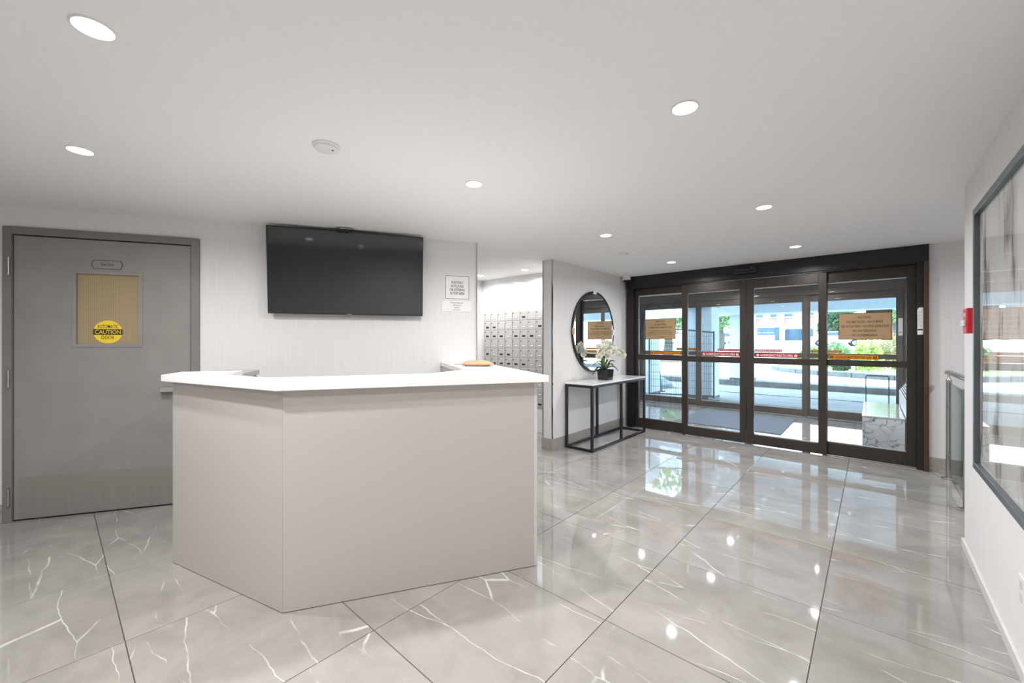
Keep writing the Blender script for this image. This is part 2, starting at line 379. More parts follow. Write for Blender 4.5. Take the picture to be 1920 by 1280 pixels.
# wall with the TV and the service door (opening s -0.043..1.138, z 0..2.128)
bm = bmesh.new(); box(bm, -2.75, -0.043, 0, 0.12, 0, H); box(bm, 1.138, 3.432, 0, 0.12, 0, H); box(bm, -0.043, 1.138, 0, 0.12, 2.128, H)
struct(obj('wall_left', bm, M['wall'], loc=TVO, rotz=TVR), 'pale textured wallpaper wall behind the reception desk')
bm = bmesh.new(); box(bm, -2.75, -0.045, -0.012, -0.0002, 0, 0.13); box(bm, 1.140, 3.430, -0.012, -0.0002, 0, 0.13)
struct(obj('baseboard_left', bm, M['base'], loc=TVO, rotz=TVR, bevel=0.003), 'grey stone baseboard under the TV wall')
bm = bmesh.new(); box(bm, 3.4325, 3.4405, -0.012, 0.012, 0.0, H-0.001)
struct(obj('trim_1', bm, M['chrome'], loc=TVO, rotz=TVR), 'chrome corner trim at the end of the TV wall')
struct(obj('wall_back', B(-6.4, 0.60, -2.62, -2.50, 0, H), M['wall']), 'wallpapered wall closing the lobby')
# right wall with the framed picture
struct(obj('wall_right', B(0.44, 0.555, -2.5, 3.838, 0, H), M['wall']), 'pale wallpaper wall carrying the framed print')
struct(obj('baseboard_right', B(0.426, 0.4398, -2.5, 3.838, 0, 0.055), M['base_white'], bevel=0.002), 'thin white baseboard on the right wall')
# partition with the round mirror
struct(obj('wall_mirror', B(-2.985, -2.845, 3.94, 5.85, 0, H), M['wall']), 'short wallpapered partition with the round mirror')
bm = bmesh.new(); box(bm, -2.8448, -2.833, 3.928, 5.77, 0, 0.14); box(bm, -2.997, -2.8448, 3.928, 3.9398, 0, 0.14); box(bm, -2.997, -2.9852, 3.9398, 4.59, 0, 0.14)
struct(obj('baseboard_mirror', bm, M['base']), 'grey stone baseboard round the mirror partition')
struct(obj('trim_2', B(-2.855, -2.8405, 3.9355, 3.950, 0.141, H-0.001), M['chrome']), 'chrome corner trim beside the mirror wall')
struct(obj('trim_3', B(-2.9895, -2.975, 3.9355, 3.950, 0.141, H-0.001), M['steel']), 'steel corner trim beside the mailboxes')
# mail alcove
struct(obj('wall_mail', B(-4.86, -2.985, 4.62, 4.74, 0, H), M['wall_white']), 'glossy white wall above the mailboxes')
struct(obj('wall_alcove', B(-4.86, -4.74, -0.22, 4.62, 0, H), M['wall_white']), 'white side wall of the mail alcove')
# entrance wall right of the doors and the recess behind the railing
struct(obj('wall_entrance', B(0.43, 2.35, 5.85, 5.97, -0.6, H), M['wall']), 'wallpapered wall right of the entrance doors')
struct(obj('baseboard_entrance', B(0.43, 2.22, 5.838, 5.8498, -0.02, 0.14), M['base']), 'grey stone baseboard right of the doors')
struct(obj('wall_recess', B(2.23, 2.35, 2.70, 5.85, -0.6, H), M['wall']), 'far side wall of the railed recess')
struct(obj('wall_recess_end', B(0.555, 2.35, 2.58, 2.70, -0.6, H), M['wall']), 'end wall of the railed recess')
bm = bmesh.new()
v = [bm.verts.new(p) for p in ((0.5615, 2.70, -0.30), (2.23, 2.70, -0.30), (2.23, 5.85, -0.012), (0.5615, 5.85, -0.012))]; bm.faces.new(v)
ret = bmesh.ops.extrude_face_region(bm, geom=bm.faces[:]); bmesh.ops.translate(bm, verts=[g for g in ret['geom'] if isinstance(g, bmesh.types.BMVert)], vec=(0, 0, -0.1))
bmesh.ops.recalc_face_normals(bm, faces=bm.faces[:])
struct(obj('floor_ramp', bm, M['tile']), 'marble ramp beyond the glass railing')
# vestibule shell
struct(obj('wall_vestibule_left', B(-4.08, -3.96, 5.85, 8.62, 0, H), M['wall']), 'left wall of the vestibule')
struct(obj('wall_vestibule_near', B(-3.96, -2.845, 5.851, 5.97, 0, H), M['wall']), 'vestibule wall beside the inner doors')
struct(obj('wall_vestibule_right', B(0.46, 0.58, 5.97, 8.62, 0, H), M['wall']), 'right wall of the vestibule')
bm = bmesh.new(); box(bm, -9, -3.96, 8.62, 8.80, -0.1, 2.9); box(bm, 0.46, 5, 8.62, 8.80, -0.1, 2.9)
struct(obj('wall_facade', bm, M['stucco']), 'pale stucco facade beside the outer doors')

# ---------------------------------------------------------------- service door in the TV wall
d = root('door_1', TVO, TVR, 'grey steel service door with a small wired-glass window')
bm = bmesh.new(); box(bm, -0.043, 0.006, -0.02, 0.10, 0, 2.128); box(bm, 1.083, 1.138, -0.02, 0.10, 0, 2.128); box(bm, 0.006, 1.083, -0.02, 0.10, 2.075, 2.128)
obj('door_frame', bm, M['door_frame'], d, bevel=0.003)
bm = bmesh.new(); box(bm, 0.0, 0.05, 0.042, 0.10, 0, 2.09); box(bm, 1.04, 1.09, 0.042, 0.10, 0, 2.09); box(bm, 0.05, 1.04, 0.042, 0.10, 2.03, 2.09); box(bm, 0.05, 1.04, 0.085, 0.10, 0.0, 2.03)
obj('stop_and_sky_blocker', bm, M['dark_gap'], d)  # stops plus an unseen back sheet added to block sky light
bm = bmesh.new()      # leaf with an opening for the pane
for a in ((0.012, 0.359, 0.012, 2.067), (0.742, 1.075, 0.012, 2.067), (0.359, 0.742, 0.012, 1.279), (0.359, 0.742, 1.812, 2.067)):
    box(bm, a[0], a[1], -0.004, 0.04, a[2], a[3])
leaf = obj('door_leaf', bm, M['door'], d)
bm = bmesh.new()
for a in ((0.337, 0.362, 1.257, 1.834), (0.739, 0.764, 1.257, 1.834), (0.362, 0.739, 1.257, 1.282), (0.362, 0.739, 1.809, 1.834)):
    box(bm, a[0], a[1], -0.009, -0.0042, a[2], a[3])
obj('window_bead', bm, M['door'], leaf, bevel=0.0015)
pane = obj('glass_pane', B(-0.19, 0.19, 0.0, 0.006, -0.265, 0.265), M['wired'], leaf); pane.location = (0.5505, 0.006, 1.5455)
obj('kick_plate', B(0.037, 1.05, -0.0065, -0.0041, 0.02, 0.314), M['kick'], leaf, bevel=0.0008, seg=1)
struct(obj('dark_threshold', B(0.006, 1.083, 0.0, 0.10, 0.0003, 0.011), M['dark_gap'], d))
for z in (1.839, 1.031, 0.184):
    bm = bmesh.new(); cyl(bm, (-0.004, -0.027, z-0.062), (-0.004, -0.027, z+0.062), 0.0075, n=12)
    for k in (-1, 1): lathe(bm, [(0.0005, 0), (0.006, 0.002), (0.006, 0.005), (0.0005, 0.008)], c=(-0.004, -0.027, z + (0.062 if k > 0 else -0.070)), n=10)
    obj('hinge', bm, M['steel'], d, smooth=True)
bm = bmesh.new()      # lever handle: rose, neck and a tapered pull
cyl(bm, (1.0, -0.004, 0.93), (1.0, -0.012, 0.93), 0.026, n=20); cyl(bm, (1.0, -0.012, 0.93), (1.0, -0.05, 0.93), 0.010, n=12)
lev = [(0.885, -0.040), (1.012, -0.036), (1.012, -0.062), (0.895, -0.066)]
prism(bm, lev, 0.905, 0.945)
obj('lever_handle', bm, M['steel'], leaf, bevel=0.002, seg=1)
# room number plate and caution disc
pl = obj('number_plate', prism(bmesh.new(), [(-0.096, 0), (-0.083, 0.034), (0.083, 0.034), (0.096, 0), (0.083, -0.034), (-0.083, -0.034)], -0.0015, 0.0), M['ink'], leaf)
pl.rotation_euler = (R(90), 0, 0); pl.location = (0.5445, -0.0042, 1.885)
f = obj('plate_face', prism(bmesh.new(), [(-0.091, 0), (-0.080, 0.030), (0.080, 0.030), (0.091, 0), (0.080, -0.030), (-0.080, -0.030)], 0.0, 0.0012), M['door'], pl)
f.location = (0, 0, 0.0)
letters('lettering', '306-310', M['ink'], leaf, 0.5445, -0.0063, 1.885, h=0.017, w=0.078)
dc = thing('caution_sticker', 'round yellow CAUTION automatic door sticker on the service door window', 'sticker', tvp(0.545, 0.006-0.0012, 1.373), TVR)
obj('disc', lathe(bmesh.new(), [(0.088, 0.0008), (0.088, 0.0)], 'y', 40), M['yellow'], dc)
obj('black_band', B(-0.0885, 0.0885, -0.0006, -0.0002, -0.021, 0.021), M['ink'], dc)
letters('lettering', 'AUTOMATIC', M['ink'], dc, 0, -0.0009, 0.042, h=0.026, w=0.128)
letters('lettering', 'CAUTION', M['yellow'], dc, 0, -0.0009, 0.0, h=0.030, w=0.158)
letters('lettering', 'DOOR', M['ink'], dc, 0, -0.0009, -0.042, h=0.026, w=0.078)

# ---------------------------------------------------------------- sliding entrance doors
def glazed_panel(name, label, x0, x1, yc, glx0, glx1, gz0, gm0, gm1, gz1, zb, zt, depth=0.045, frame=None):
    """a framed panel: two stiles, three rails, two panes"""
    fm = frame or (M['bronze_hazed'] if yc > 7 else M['bronze3'])
    r = root(name, (0, yc, 0), 0, label)
    y0, y1 = -depth/2, depth/2
    for a, b in ((x0, glx0), (glx1, x1)): obj('stile', B(a, b, y0, y1, zb, zt), fm, r, bevel=0.002, seg=1)
    for a, b in ((zb, gz0), (gm0, gm1), (gz1, zt)): obj('rail', B(glx0, glx1, y0, y1, a, b), fm, r, bevel=0.002, seg=1)
    for a, b in ((gz0, gm0), (gm1, gz1)):
        pn = obj('glass_pane', B(glx0, glx1, -0.003, 0.003, a, b), M['glass'], r)
        obj('lit_edge_strip', B(glx0+0.001, glx1-0.001, 0.0035, 0.012, b-0.012 if b == gz1 else a+0.0005, b-0.0005 if b == gz1 else a+0.010), M['base_white'], pn)  # pale strip paints in the daylight caught on the frame edge
    return r
def sticker(parent, x0, x1, z0, z1, y, colour, ink, body):
    s = obj('warning_sticker', B(x0, x1, y, y+0.0006, z0, z1), colour, parent)
    hh = (z1-z0)
    for sx, xa in ((1, x0 + hh*0.55), (-1, x1 - hh*0.55)):     # little hand-in-circle marks at both ends
        b = bmesh.new(); lathe(b, [(hh*0.30, 0), (hh*0.30, -0.0003)], 'y', 16, c=(xa, y-0.0003, (z0+z1)/2)); obj('end_mark', b, ink, s)
        b = bmesh.new(); box(b, xa-hh*0.07, xa+hh*0.07, y-0.0009, y-0.0007, (z0+z1)/2-hh*0.2, (z0+z1)/2+hh*0.2); obj('end_mark', b, colour, s)
    letters('lettering', body, ink, s, (x0+x1)/2, y-0.0005, (z0+z1)/2, h=hh*0.55, w=(x1-x0)-hh*2.3)
    return s
YL, YS = 5.855, 5.915
fr = root('trim_4', (0, 0, 0), 0, 'dark bronze frame and header of the inner entrance doors')
obj('header', B(-2.81, 0.427, 5.80, 6.00, 2.105, H-0.001), M['bronze'], fr, bevel=0.004)
obj('header_lip', B(-2.81, 0.427, 5.815, 5.985, 2.092, 2.105), M['bronze'], fr)
obj('jamb', B(-2.81, -2.705, 5.83, 6.00, 0.0, 2.092), M['bronze'], fr, bevel=0.003)
obj('jamb', B(0.342, 0.389, 5.815, 6.00, 0.0, 2.092), M['bronze'], fr, bevel=0.003)
obj('jamb_return', B(0.389, 0.427, 5.79, 6.00, 0.0, 2.104), M['bronze2'], fr, bevel=0.003)
obj('threshold', B(-2.705, -1.95, 5.865, 5.99, 0.0002, 0.012), M['steel'], fr, bevel=0.003)
obj('threshold', B(-0.43, 0.342, 5.865, 5.99, 0.0002, 0.012), M['steel'], fr, bevel=0.003)
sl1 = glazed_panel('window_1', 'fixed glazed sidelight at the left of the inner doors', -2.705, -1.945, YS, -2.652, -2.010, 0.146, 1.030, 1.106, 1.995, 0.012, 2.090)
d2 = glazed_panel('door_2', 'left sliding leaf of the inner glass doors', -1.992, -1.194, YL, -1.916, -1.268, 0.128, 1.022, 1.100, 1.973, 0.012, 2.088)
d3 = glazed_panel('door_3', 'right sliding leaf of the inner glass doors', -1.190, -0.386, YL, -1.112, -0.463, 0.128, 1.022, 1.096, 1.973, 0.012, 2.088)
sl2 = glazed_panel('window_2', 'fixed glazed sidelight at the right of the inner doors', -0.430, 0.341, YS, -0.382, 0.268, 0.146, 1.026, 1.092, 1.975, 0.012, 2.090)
sticker(sl1, -2.47, -2.012, 1.112, 1.153, -0.0042, M['amber'], M['ink'], 'CAUTION AUTOMATIC DOOR STAND CLEAR')
sticker(d2, -1.735, -1.272, 1.106, 1.156, -0.0042, M['red_vinyl'], M['ink_white'], 'IN EMERGENCY PUSH TO OPEN')
sticker(d3, -1.098, -0.650, 1.104, 1.154, -0.0042, M['red_vinyl'], M['ink_white'], 'IN EMERGENCY PUSH TO OPEN')
sticker(sl2, -0.372, 0.052, 1.100, 1.150, -0.0042, M['amber'], M['ink'], 'CAUTION AUTOMATIC DOOR STAND CLEAR')
# motion sensor on the header
ms = thing('motion_sensor', 'black motion sensor on the header above the sliding doors', 'sensor', (-1.194, 5.80, 2.190))
b = bmesh.new(); prism(b, [(-0.0, -0.05), (-0.045, -0.035), (-0.055, 0.02), (-0.03, 0.05), (0.0, 0.05)], -0.125, 0.125)
bmesh.ops.rotate(b, verts=b.verts[:], matrix=Matrix(((0, 0, 1), (1, 0, 0), (0, 1, 0))))
obj('housing', b, M['black'], ms, bevel=0.005)
obj('status_light', B(0.07, 0.078, -0.0575, -0.0555, 0.028, 0.034), M['ink_white'], ms)
obj('lens_window', B(-0.10, 0.10, -0.0575, -0.0545, -0.02, 0.0), M['lens'], ms)

# outer door set of the vestibule
YO = 8.655
fo = root('trim_5', (0, 0, 0), 0, 'dark bronze frame of the outer entrance doors')
obj('header', B(-3.96, 0.46, 8.60, 8.79, 2.105, H-0.001), M['bronze_hazed'], fo, bevel=0.003)
obj('jamb', B(-3.96, -3.87, 8.60, 8.79, 0.0, 2.105), M['bronze_hazed'], fo, bevel=0.003)
obj('jamb', B(0.375, 0.46, 8.60, 8.79, 0.0, 2.105), M['bronze_hazed'], fo, bevel=0.003)
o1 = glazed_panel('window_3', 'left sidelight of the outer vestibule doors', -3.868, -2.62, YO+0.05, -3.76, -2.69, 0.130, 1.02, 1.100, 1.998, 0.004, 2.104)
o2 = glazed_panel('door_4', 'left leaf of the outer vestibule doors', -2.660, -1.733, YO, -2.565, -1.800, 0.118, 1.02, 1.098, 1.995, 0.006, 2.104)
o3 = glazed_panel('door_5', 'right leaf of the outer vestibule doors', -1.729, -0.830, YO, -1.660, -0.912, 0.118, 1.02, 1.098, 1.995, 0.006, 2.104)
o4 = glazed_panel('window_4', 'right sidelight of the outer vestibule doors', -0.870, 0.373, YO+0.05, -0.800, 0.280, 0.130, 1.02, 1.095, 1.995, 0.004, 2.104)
sticker(o1, -3.08, -2.695, 1.118, 1.168, -0.0042, M['amber'], M['ink'], 'CAUTION AUTOMATIC DOOR STAND CLEAR')
sticker(o2, -2.27, -1.81, 1.112, 1.158, -0.0042, M['red_vinyl'], M['ink_white'], 'IN EMERGENCY PUSH TO OPEN')
sticker(o3, -1.655, -1.20, 1.112, 1.158, -0.0042, M['red_vinyl'], M['ink_white'], 'IN EMERGENCY PUSH TO OPEN')
sticker(o4, -0.795, -0.375, 1.108, 1.152, -0.0042, M['amber'], M['ink'], 'CAUTION AUTOMATIC DOOR STAND CLEAR')
nt_ = thing('window_lettering', 'NO FLYERS lettering seen reversed on the outer left sidelight', 'lettering', (-3.20, YO+0.0455, 1.28))
for k, (tx, ww) in enumerate((('NO FLYERS OR', 0.30), ('CANVASSING', 0.31), ('ALLOWED', 0.27))):
    letters('lettering', tx, M['ink_grey'], nt_, 0, 0, 0.07-k*0.075, h=0.042, w=ww, mirror=True)

# ================================================================= THINGS INSIDE
# ---- recessed downlights
def downlight(x, y, label, group='recessed ceiling lights', r=0.048, power=None):
    t = thing('recessed_light', label, 'ceiling light', (x, y, H), 0, group)
    b = bmesh.new()
    lathe(b, [(r+0.006, 0.0), (r+0.005, -0.004), (r+0.001, -0.006), (r, -0.003), (r-0.001, -0.001)], n=36)
    obj('trim_ring', b, M['white_plastic'], t, smooth=True)
    obj('diffuser', lathe(bmesh.new(), [(r-0.001, -0.0035), (r-0.004, -0.0055)], n=32), M['diffuser'], t)
    ld = bpy.data.lights.new('lamp', 'AREA'); ld.shape = 'DISK'; ld.size = 2*r-0.012; ld.energy = power or LAMP_W; ld.color = LAMP_COL
    ld.spread = R(165)
    lo = bpy.data.objects.new('lamp', ld); COL.objects.link(lo); lo.parent = t; lo.location = (0, 0, -0.008)
    return t
for x, y, l in ((-1.815, 0.085, 'large-looking ceiling downlight near the top left corner of the view'),
                (-3.027, 0.095, 'ceiling downlight in front of the grey service door'),
                (-0.585, 1.750, 'brightest large-looking ceiling downlight in the upper right'),
                (-1.845, 1.730, 'ceiling downlight above the right half of the reception desk'),
                (-0.587, 3.425, 'right ceiling downlight of the second pair before the glass doors'),
                (-1.830, 3.370, 'left ceiling downlight of the second pair before the glass doors'),
                (-0.590, 5.060, 'ceiling downlight closest to the right half of the glass doors'),
                (-1.847, 5.050, 'ceiling downlight closest to the left half of the glass doors'),
                (-3.530, 4.250, 'right ceiling downlight in the mailbox alcove'),
                (-4.330, 4.190, 'left ceiling downlight in the mailbox alcove')):
    downlight(x, y, l, power=LAMP_W*(0.9 if x < -2.9 and y < 1 else 0.52 if y > 4 and x < -3 else 0.60 if y > 3 else 0.72 if x > -1 else 1.25 if y > 1 else 1.2))
downlight(-0.587, 0.085, 'added unseen ceiling downlight above the near end of the lobby, out of frame', power=LAMP_W*0.7)  # unseen lamp added for lighting, continuing the ceiling grid
downlight(-1.83, -1.56, 'added unseen ceiling downlight over the lobby behind the viewpoint, out of frame')  # unseen lamp added to brighten the left of the lobby
downlight(1.30, 4.55, 'ceiling downlight above the ramp behind the glass railing', power=LAMP_W*0.75)
for x, y, l in ((-2.90, 6.55, 'left vestibule ceiling downlight nearest the inner doors'), (-1.83, 6.62, 'middle vestibule ceiling downlight nearest the inner doors'), (-0.55, 6.65, 'right vestibule ceiling downlight nearest the inner doors'),
                (-1.90, 8.05, 'left vestibule ceiling downlight nearest the outer doors'), (-0.62, 7.95, 'right vestibule ceiling downlight nearest the outer doors')):
    downlight(x, y, l, 'vestibule ceiling lights', power=LAMP_W*0.5)
# smoke detector and small ceiling plate
t = thing('smoke_detector', 'round white smoke detector on the ceiling left of centre', 'smoke detector', (-2.042, 0.908, H))
obj('base_plate', lathe(bmesh.new(), [(0.064, 0), (0.064, -0.006), (0.060, -0.009)], n=36), M['white_plastic'], t, smooth=True)
obj('cover', lathe(bmesh.new(), [(0.058, -0.009), (0.055, -0.018), (0.045, -0.023), (0.012, -0.024)], n=36), M['white_plastic'], t, smooth=True)
obj('test_button', lathe(bmesh.new(), [(0.006, -0.0235), (0.005, -0.026)], n=14, c=(0.026, 0.02, 0)), M['ink_grey'], t)
t = thing('ceiling_plate', 'small flat white cover plate on the ceiling before the doors', 'cover plate', (-2.06, 4.21, H))
obj('plate', lathe(bmesh.new(), [(0.05, 0), (0.05, -0.005), (0.042, -0.008)], n=28), M['white_plastic'], t, smooth=True)
obj('sensor_eye', lathe(bmesh.new(), [(0.012, -0.008), (0.008, -0.012)], n=14, c=(0.03, 0.0, 0)), M['ink_grey'], t)
# dome camera
t = thing('security_camera', 'white dome security camera in the ceiling corner by the mirror wall', 'camera', (-2.765, 5.72, H))
obj('housing', lathe(bmesh.new(), [(0.062, 0), (0.064, -0.008), (0.064, -0.050), (0.058, -0.057)], n=32), M['white_plastic'], t, smooth=True)
obj('dome', lathe(bmesh.new(), [(0.046, -0.056), (0.044, -0.072), (0.034, -0.088), (0.018, -0.097), (0.004, -0.099)], n=28), M['lens'], t, smooth=True)

# ---- reception desk (frame of the TV wall; desk origin at its front corner)
DO = tvp(2.067, -1.74); 
dk = thing('reception_desk', 'taupe laminate reception desk with an angled corner', 'desk', DO, TVR)
obj('front_panel', B(0.0, 1.288, 0.0, 0.02, 0.003, 1.068), M['laminate'], dk, bevel=0.001, seg=1)
obj('end_panel', B(1.2885, 1.31, 0.0, 1.735, 0.003, 1.068), M['laminate_light'], dk, bevel=0.001, seg=1)
q = 0.7071
obj('angled_panel', prism(bmesh.new(), [(-0.71, 0.71), (-0.0004, 0.0004), (-0.0004, 0.0284), (-0.71, 0.738)], 0.003, 1.068), M['laminate'], dk, bevel=0.001, seg=1)
obj('return_panel', B(-0.71, -0.69, 0.739, 0.95, 0.003, 1.068), M['laminate'], dk)
obj('inner_panel', B(1.03, 1.05, 0.60, 1.735, 0.003, 1.068), M['laminate_light'], dk)
obj('work_surface', prism(bmesh.new(), [(0.02, 0.03), (1.028, 0.03), (1.028, 0.58), (0.70, 0.55), (-0.22, 0.55), (-0.38, 0.70), (-0.68, 0.70)], 0.72, 0.745), M['laminate_light'], dk)
ct = obj('countertop', prism(bmesh.new(), [(-0.765, 0.705), (-0.022, -0.052), (1.362, -0.052), (1.362, 1.736), (1.010, 1.736), (1.010, 0.59), (0.735, 0.315), (-0.127, 0.306), (-0.425, 0.633), (-0.425, 0.975), (-0.765, 0.975)], 1.0685, 1.1055), M['quartz'], loc=DO, rotz=TVR, bevel=0.0025)
tag(ct, 'white quartz countertop wrapping round the reception desk', 'countertop')
cb = thing('pedestal_cabinet', 'grey pedestal cabinet behind the left end of the counter', 'cabinet', DO, TVR)
obj('body', B(-0.755, -0.475, 0.985, 1.50, 0.003, 1.04), M['door'], cb, bevel=0.002, seg=1)
obj('top', B(-0.765, -0.455, 0.98, 1.51, 1.0405, 1.078), M['laminate'], cb, bevel=0.002, seg=1)
dr = obj('door', B(-0.4745, -0.462, 0.995, 1.49, 0.06, 1.03), M['door'], cb, bevel=0.002, seg=1)
obj('handle', B(-0.461, -0.448, 1.04, 1.052, 0.80, 0.95), M['steel'], dr, bevel=0.002, seg=1)
# paper and padded envelope on the counter return
pp = thing('paper_stack', 'white papers lying at the back of the counter by the TV wall', 'papers', DO + Vector((0, 0, 1.1055)), TVR)
for k in range(4):
    a = obj('sheet', B(-0.11, 0.11, -0.15, 0.15, 0, 0.0014), M['paper'], pp); a.location = (1.15+0.012*k, 1.44-0.02*k, 0.0002+0.0016*k); a.rotation_euler = (0, 0, R(-6+5*k))
b = bmesh.new(); n1, n2 = 14, 8; grid = {}
for sgn in (1, -1):
    for i in range(n1+1):
        for j in range(n2+1):
            u, w = i/n1*2-1, j/n2*2-1
            edge = (i in (0, n1) or j in (0, n2))
            hh = 0.024*max(0, 1-abs(u)**4)*max(0, 1-w**4)**0.8 + 0.003*math.sin(i*2.1+j*1.3)*(0 if edge else 1)
            p = (u*0.115, w*0.085, 0.019 + (sgn*hh if sgn > 0 else -min(hh, 0.018)))
            if edge and (i, j) in grid: grid[(sgn, i, j)] = grid[(i, j)]
            else:
                vv = b.verts.new(p); grid[(sgn, i, j)] = vv
                if edge: grid[(i, j)] = vv
for sgn in (1, -1):
    for i in range(n1):
        for j in range(n2):
            fs = [grid[(sgn, i, j)], grid[(sgn, i+1, j)], grid[(sgn, i+1, j+1)], grid[(sgn, i, j+1)]]
            b.faces.new(fs if sgn > 0 else fs[::-1])
bmesh.ops.recalc_face_normals(b, faces=b.faces[:])
en = thing('padded_envelope', 'tan padded envelope lying on the counter near the mailboxes', 'envelope', tvp(2.067+1.19, -1.74+0.98, 1.1057), TVR)
ebody = obj('pouch', b, M['kraft'], en, smooth=True); ebody.rotation_euler = (0, 0, R(-22)); ebody.scale = (1.05, 1, 1)
fl = obj('flap', prism(bmesh.new(), [(-0.128, -0.07), (-0.112, -0.085), (-0.112, 0.085), (-0.128, 0.07)], 0.014, 0.018), M['kraft'], en); fl.rotation_euler = (0, 0, R(-22))
fl = obj('seam', prism(bmesh.new(), [(0.114, -0.08), (0.130, -0.075), (0.130, 0.075), (0.114, 0.08)], 0.016, 0.020), M['kraft'], en); fl.rotation_euler = (0, 0, R(-22))

# ---- television
tv = thing('television', 'large black flat television mounted high on the left wall', 'television', tvp(1.637, 0, 0), TVR)
TILT = R(5.0)
def tilt(o):      # hinge along the top edge of the screen
    o.rotation_euler = (TILT, 0, 0); o.location = (0.0, -0.140, 2.254); return o
def TB(x0, x1, y0, y1, z0, z1): return B(x0, x1, y0+0.10, y1+0.10, z0-2.262, z1-2.262)
shell = tilt(obj('back_shell', TB(0.03, 1.235, -0.075, -0.060, 1.60, 2.235), M['black'], tv, bevel=0.008))
bz = bmesh.new()
for a in ((0, 1.265, 1.540, 1.552), (0, 1.265, 2.254, 2.262), (0, 0.007, 1.552, 2.254), (1.258, 1.265, 1.552, 2.254)): box(bz, a[0], a[1], 0.0, 0.0248, a[2]-2.262, a[3]-2.262)
tilt(obj('bezel', bz, M['black'], tv))
tilt(obj('screen', TB(0.007, 1.258, -0.097, -0.0755, 1.552, 2.254), M['screen'], tv))
obj('wall_bracket', B(0.35, 0.92, -0.030, -0.001, 1.80, 2.10), M['black'], tv, bevel=0.003)
tilt(obj('bracket_arm', TB(0.45, 0.82, -0.0598, -0.030, 1.85, 2.12), M['black'], tv))
tilt(obj('logo_plate', TB(0.615, 0.650, -0.1008, -0.1001, 1.5435, 1.5485), M['chrome'], tv))
wc = thing('tv_sensor', 'small black and silver sensor bar on top edge of the television', 'sensor', tvp(2.24, -0.178, 2.262), TVR)
obj('body', B(-0.075, 0.03, -0.008, 0.035, -0.022, -0.004), M['black'], wc, bevel=0.002); obj('silver_cap', B(-0.045, 0.062, -0.014, 0.035, -0.0035, 0.004), M['chrome'], wc, bevel=0.001)
# ---- signs on the TV wall
sg = thing('loitering_sign', 'square white POSITIVELY NO PLAYING OR LOITERING sign right of the television', 'sign', tvp(3.243, 0, 1.826), TVR)
obj('plate', B(-0.127, 0.127, -0.004, -0.0005, -0.124, 0.124), M['sign_white'], sg, bevel=0.001, seg=1)
b = bmesh.new()
for a in ((-0.116, 0.116, -0.113, -0.109), (-0.116, 0.116, 0.109, 0.113), (-0.116, -0.112, -0.113, 0.113), (0.112, 0.116, -0.113, 0.113)): box(b, a[0], a[1], -0.0048, -0.0041, a[2], a[3])
obj('border_line', b, M['ink'], sg)
for k, (tx, ww) in enumerate((('POSITIVELY', 0.118), ('NO PLAYING', 0.124), ('OR LOITERING', 0.146), ('IN THIS AREA', 0.140))): letters('lettering', tx, M['ink'], sg, 0, -0.0052, 0.047-k*0.035, h=0.025, w=ww)
sg = thing('contact_sign', 'small white contact sign under the loitering sign', 'sign', tvp(3.237, 0, 1.643), TVR)
obj('plate', B(-0.147, 0.147, -0.004, -0.0005, -0.052, 0.052), M['sign_white'], sg, bevel=0.001, seg=1)
for k, (tx, ww) in enumerate((('AFTERHOURS EMERGENCY', 0.135), ('1 888 555 0148', 0.085), ('SECURITY', 0.055), ('416 555 0124', 0.075))): letters('lettering', tx, M['ink_grey'], sg, 0, -0.0045, 0.033-k*0.0225, h=0.0115, w=ww)

# ---- mailboxes
mb = thing('mailbox_bank', 'bank of silver apartment mailboxes in the white alcove', 'mailboxes', (-4.66, 4.619, 0))
PX, PZ, NC, NR, ZT = 0.150, 0.1395, 9, 10, 1.755
b = bmesh.new(); box(b, -0.02, NC*PX+0.012, -0.018, 0, ZT-NR*PZ-0.02, ZT+0.012)
obj('cabinet', b, M['mailbox'], mb, bevel=0.002, seg=1)
obj('base_panel', B(-0.02, NC*PX+0.012, -0.016, 0, 0.003, ZT-NR*PZ-0.0205), M['wall_white'], mb)
p0 = None
for i in range(NC):
    for j in range(NR):
        if p0 is None:
            p0 = obj('mailbox_door', B(-PX/2+0.004, PX/2-0.004, -0.008, 0, -PZ/2+0.004, PZ/2-0.004), M['mailbox'], mb, bevel=0.0025, seg=1)
            o = p0
            obj('label_holder', B(-0.028, 0.028, -0.0098, -0.0082, -0.035, -0.015), M['paper'], p0)
            obj('label_frame', B(-0.032, 0.032, -0.009, -0.0081, -0.039, -0.011), M['ink_grey'], p0)
            k = obj('lock', lathe(bmesh.new(), [(0.008, 0), (0.008, -0.004), (0.005, -0.005)], 'y', 12), M['ink_grey'], p0); k.location = (-0.052, -0.0082, 0.038)
            dark = bpy.data.meshes['label_holder'].copy(); dark.materials[0] = M['ink']
        else:
            o = copy_tree(p0, mb)
            if random.random() < 0.33:
                for ch in o.children:
                    if ch.name.startswith('label_holder'): ch.data = dark
        o.location = ((i+0.5)*PX, -0.0182, ZT-(j+0.5)*PZ)

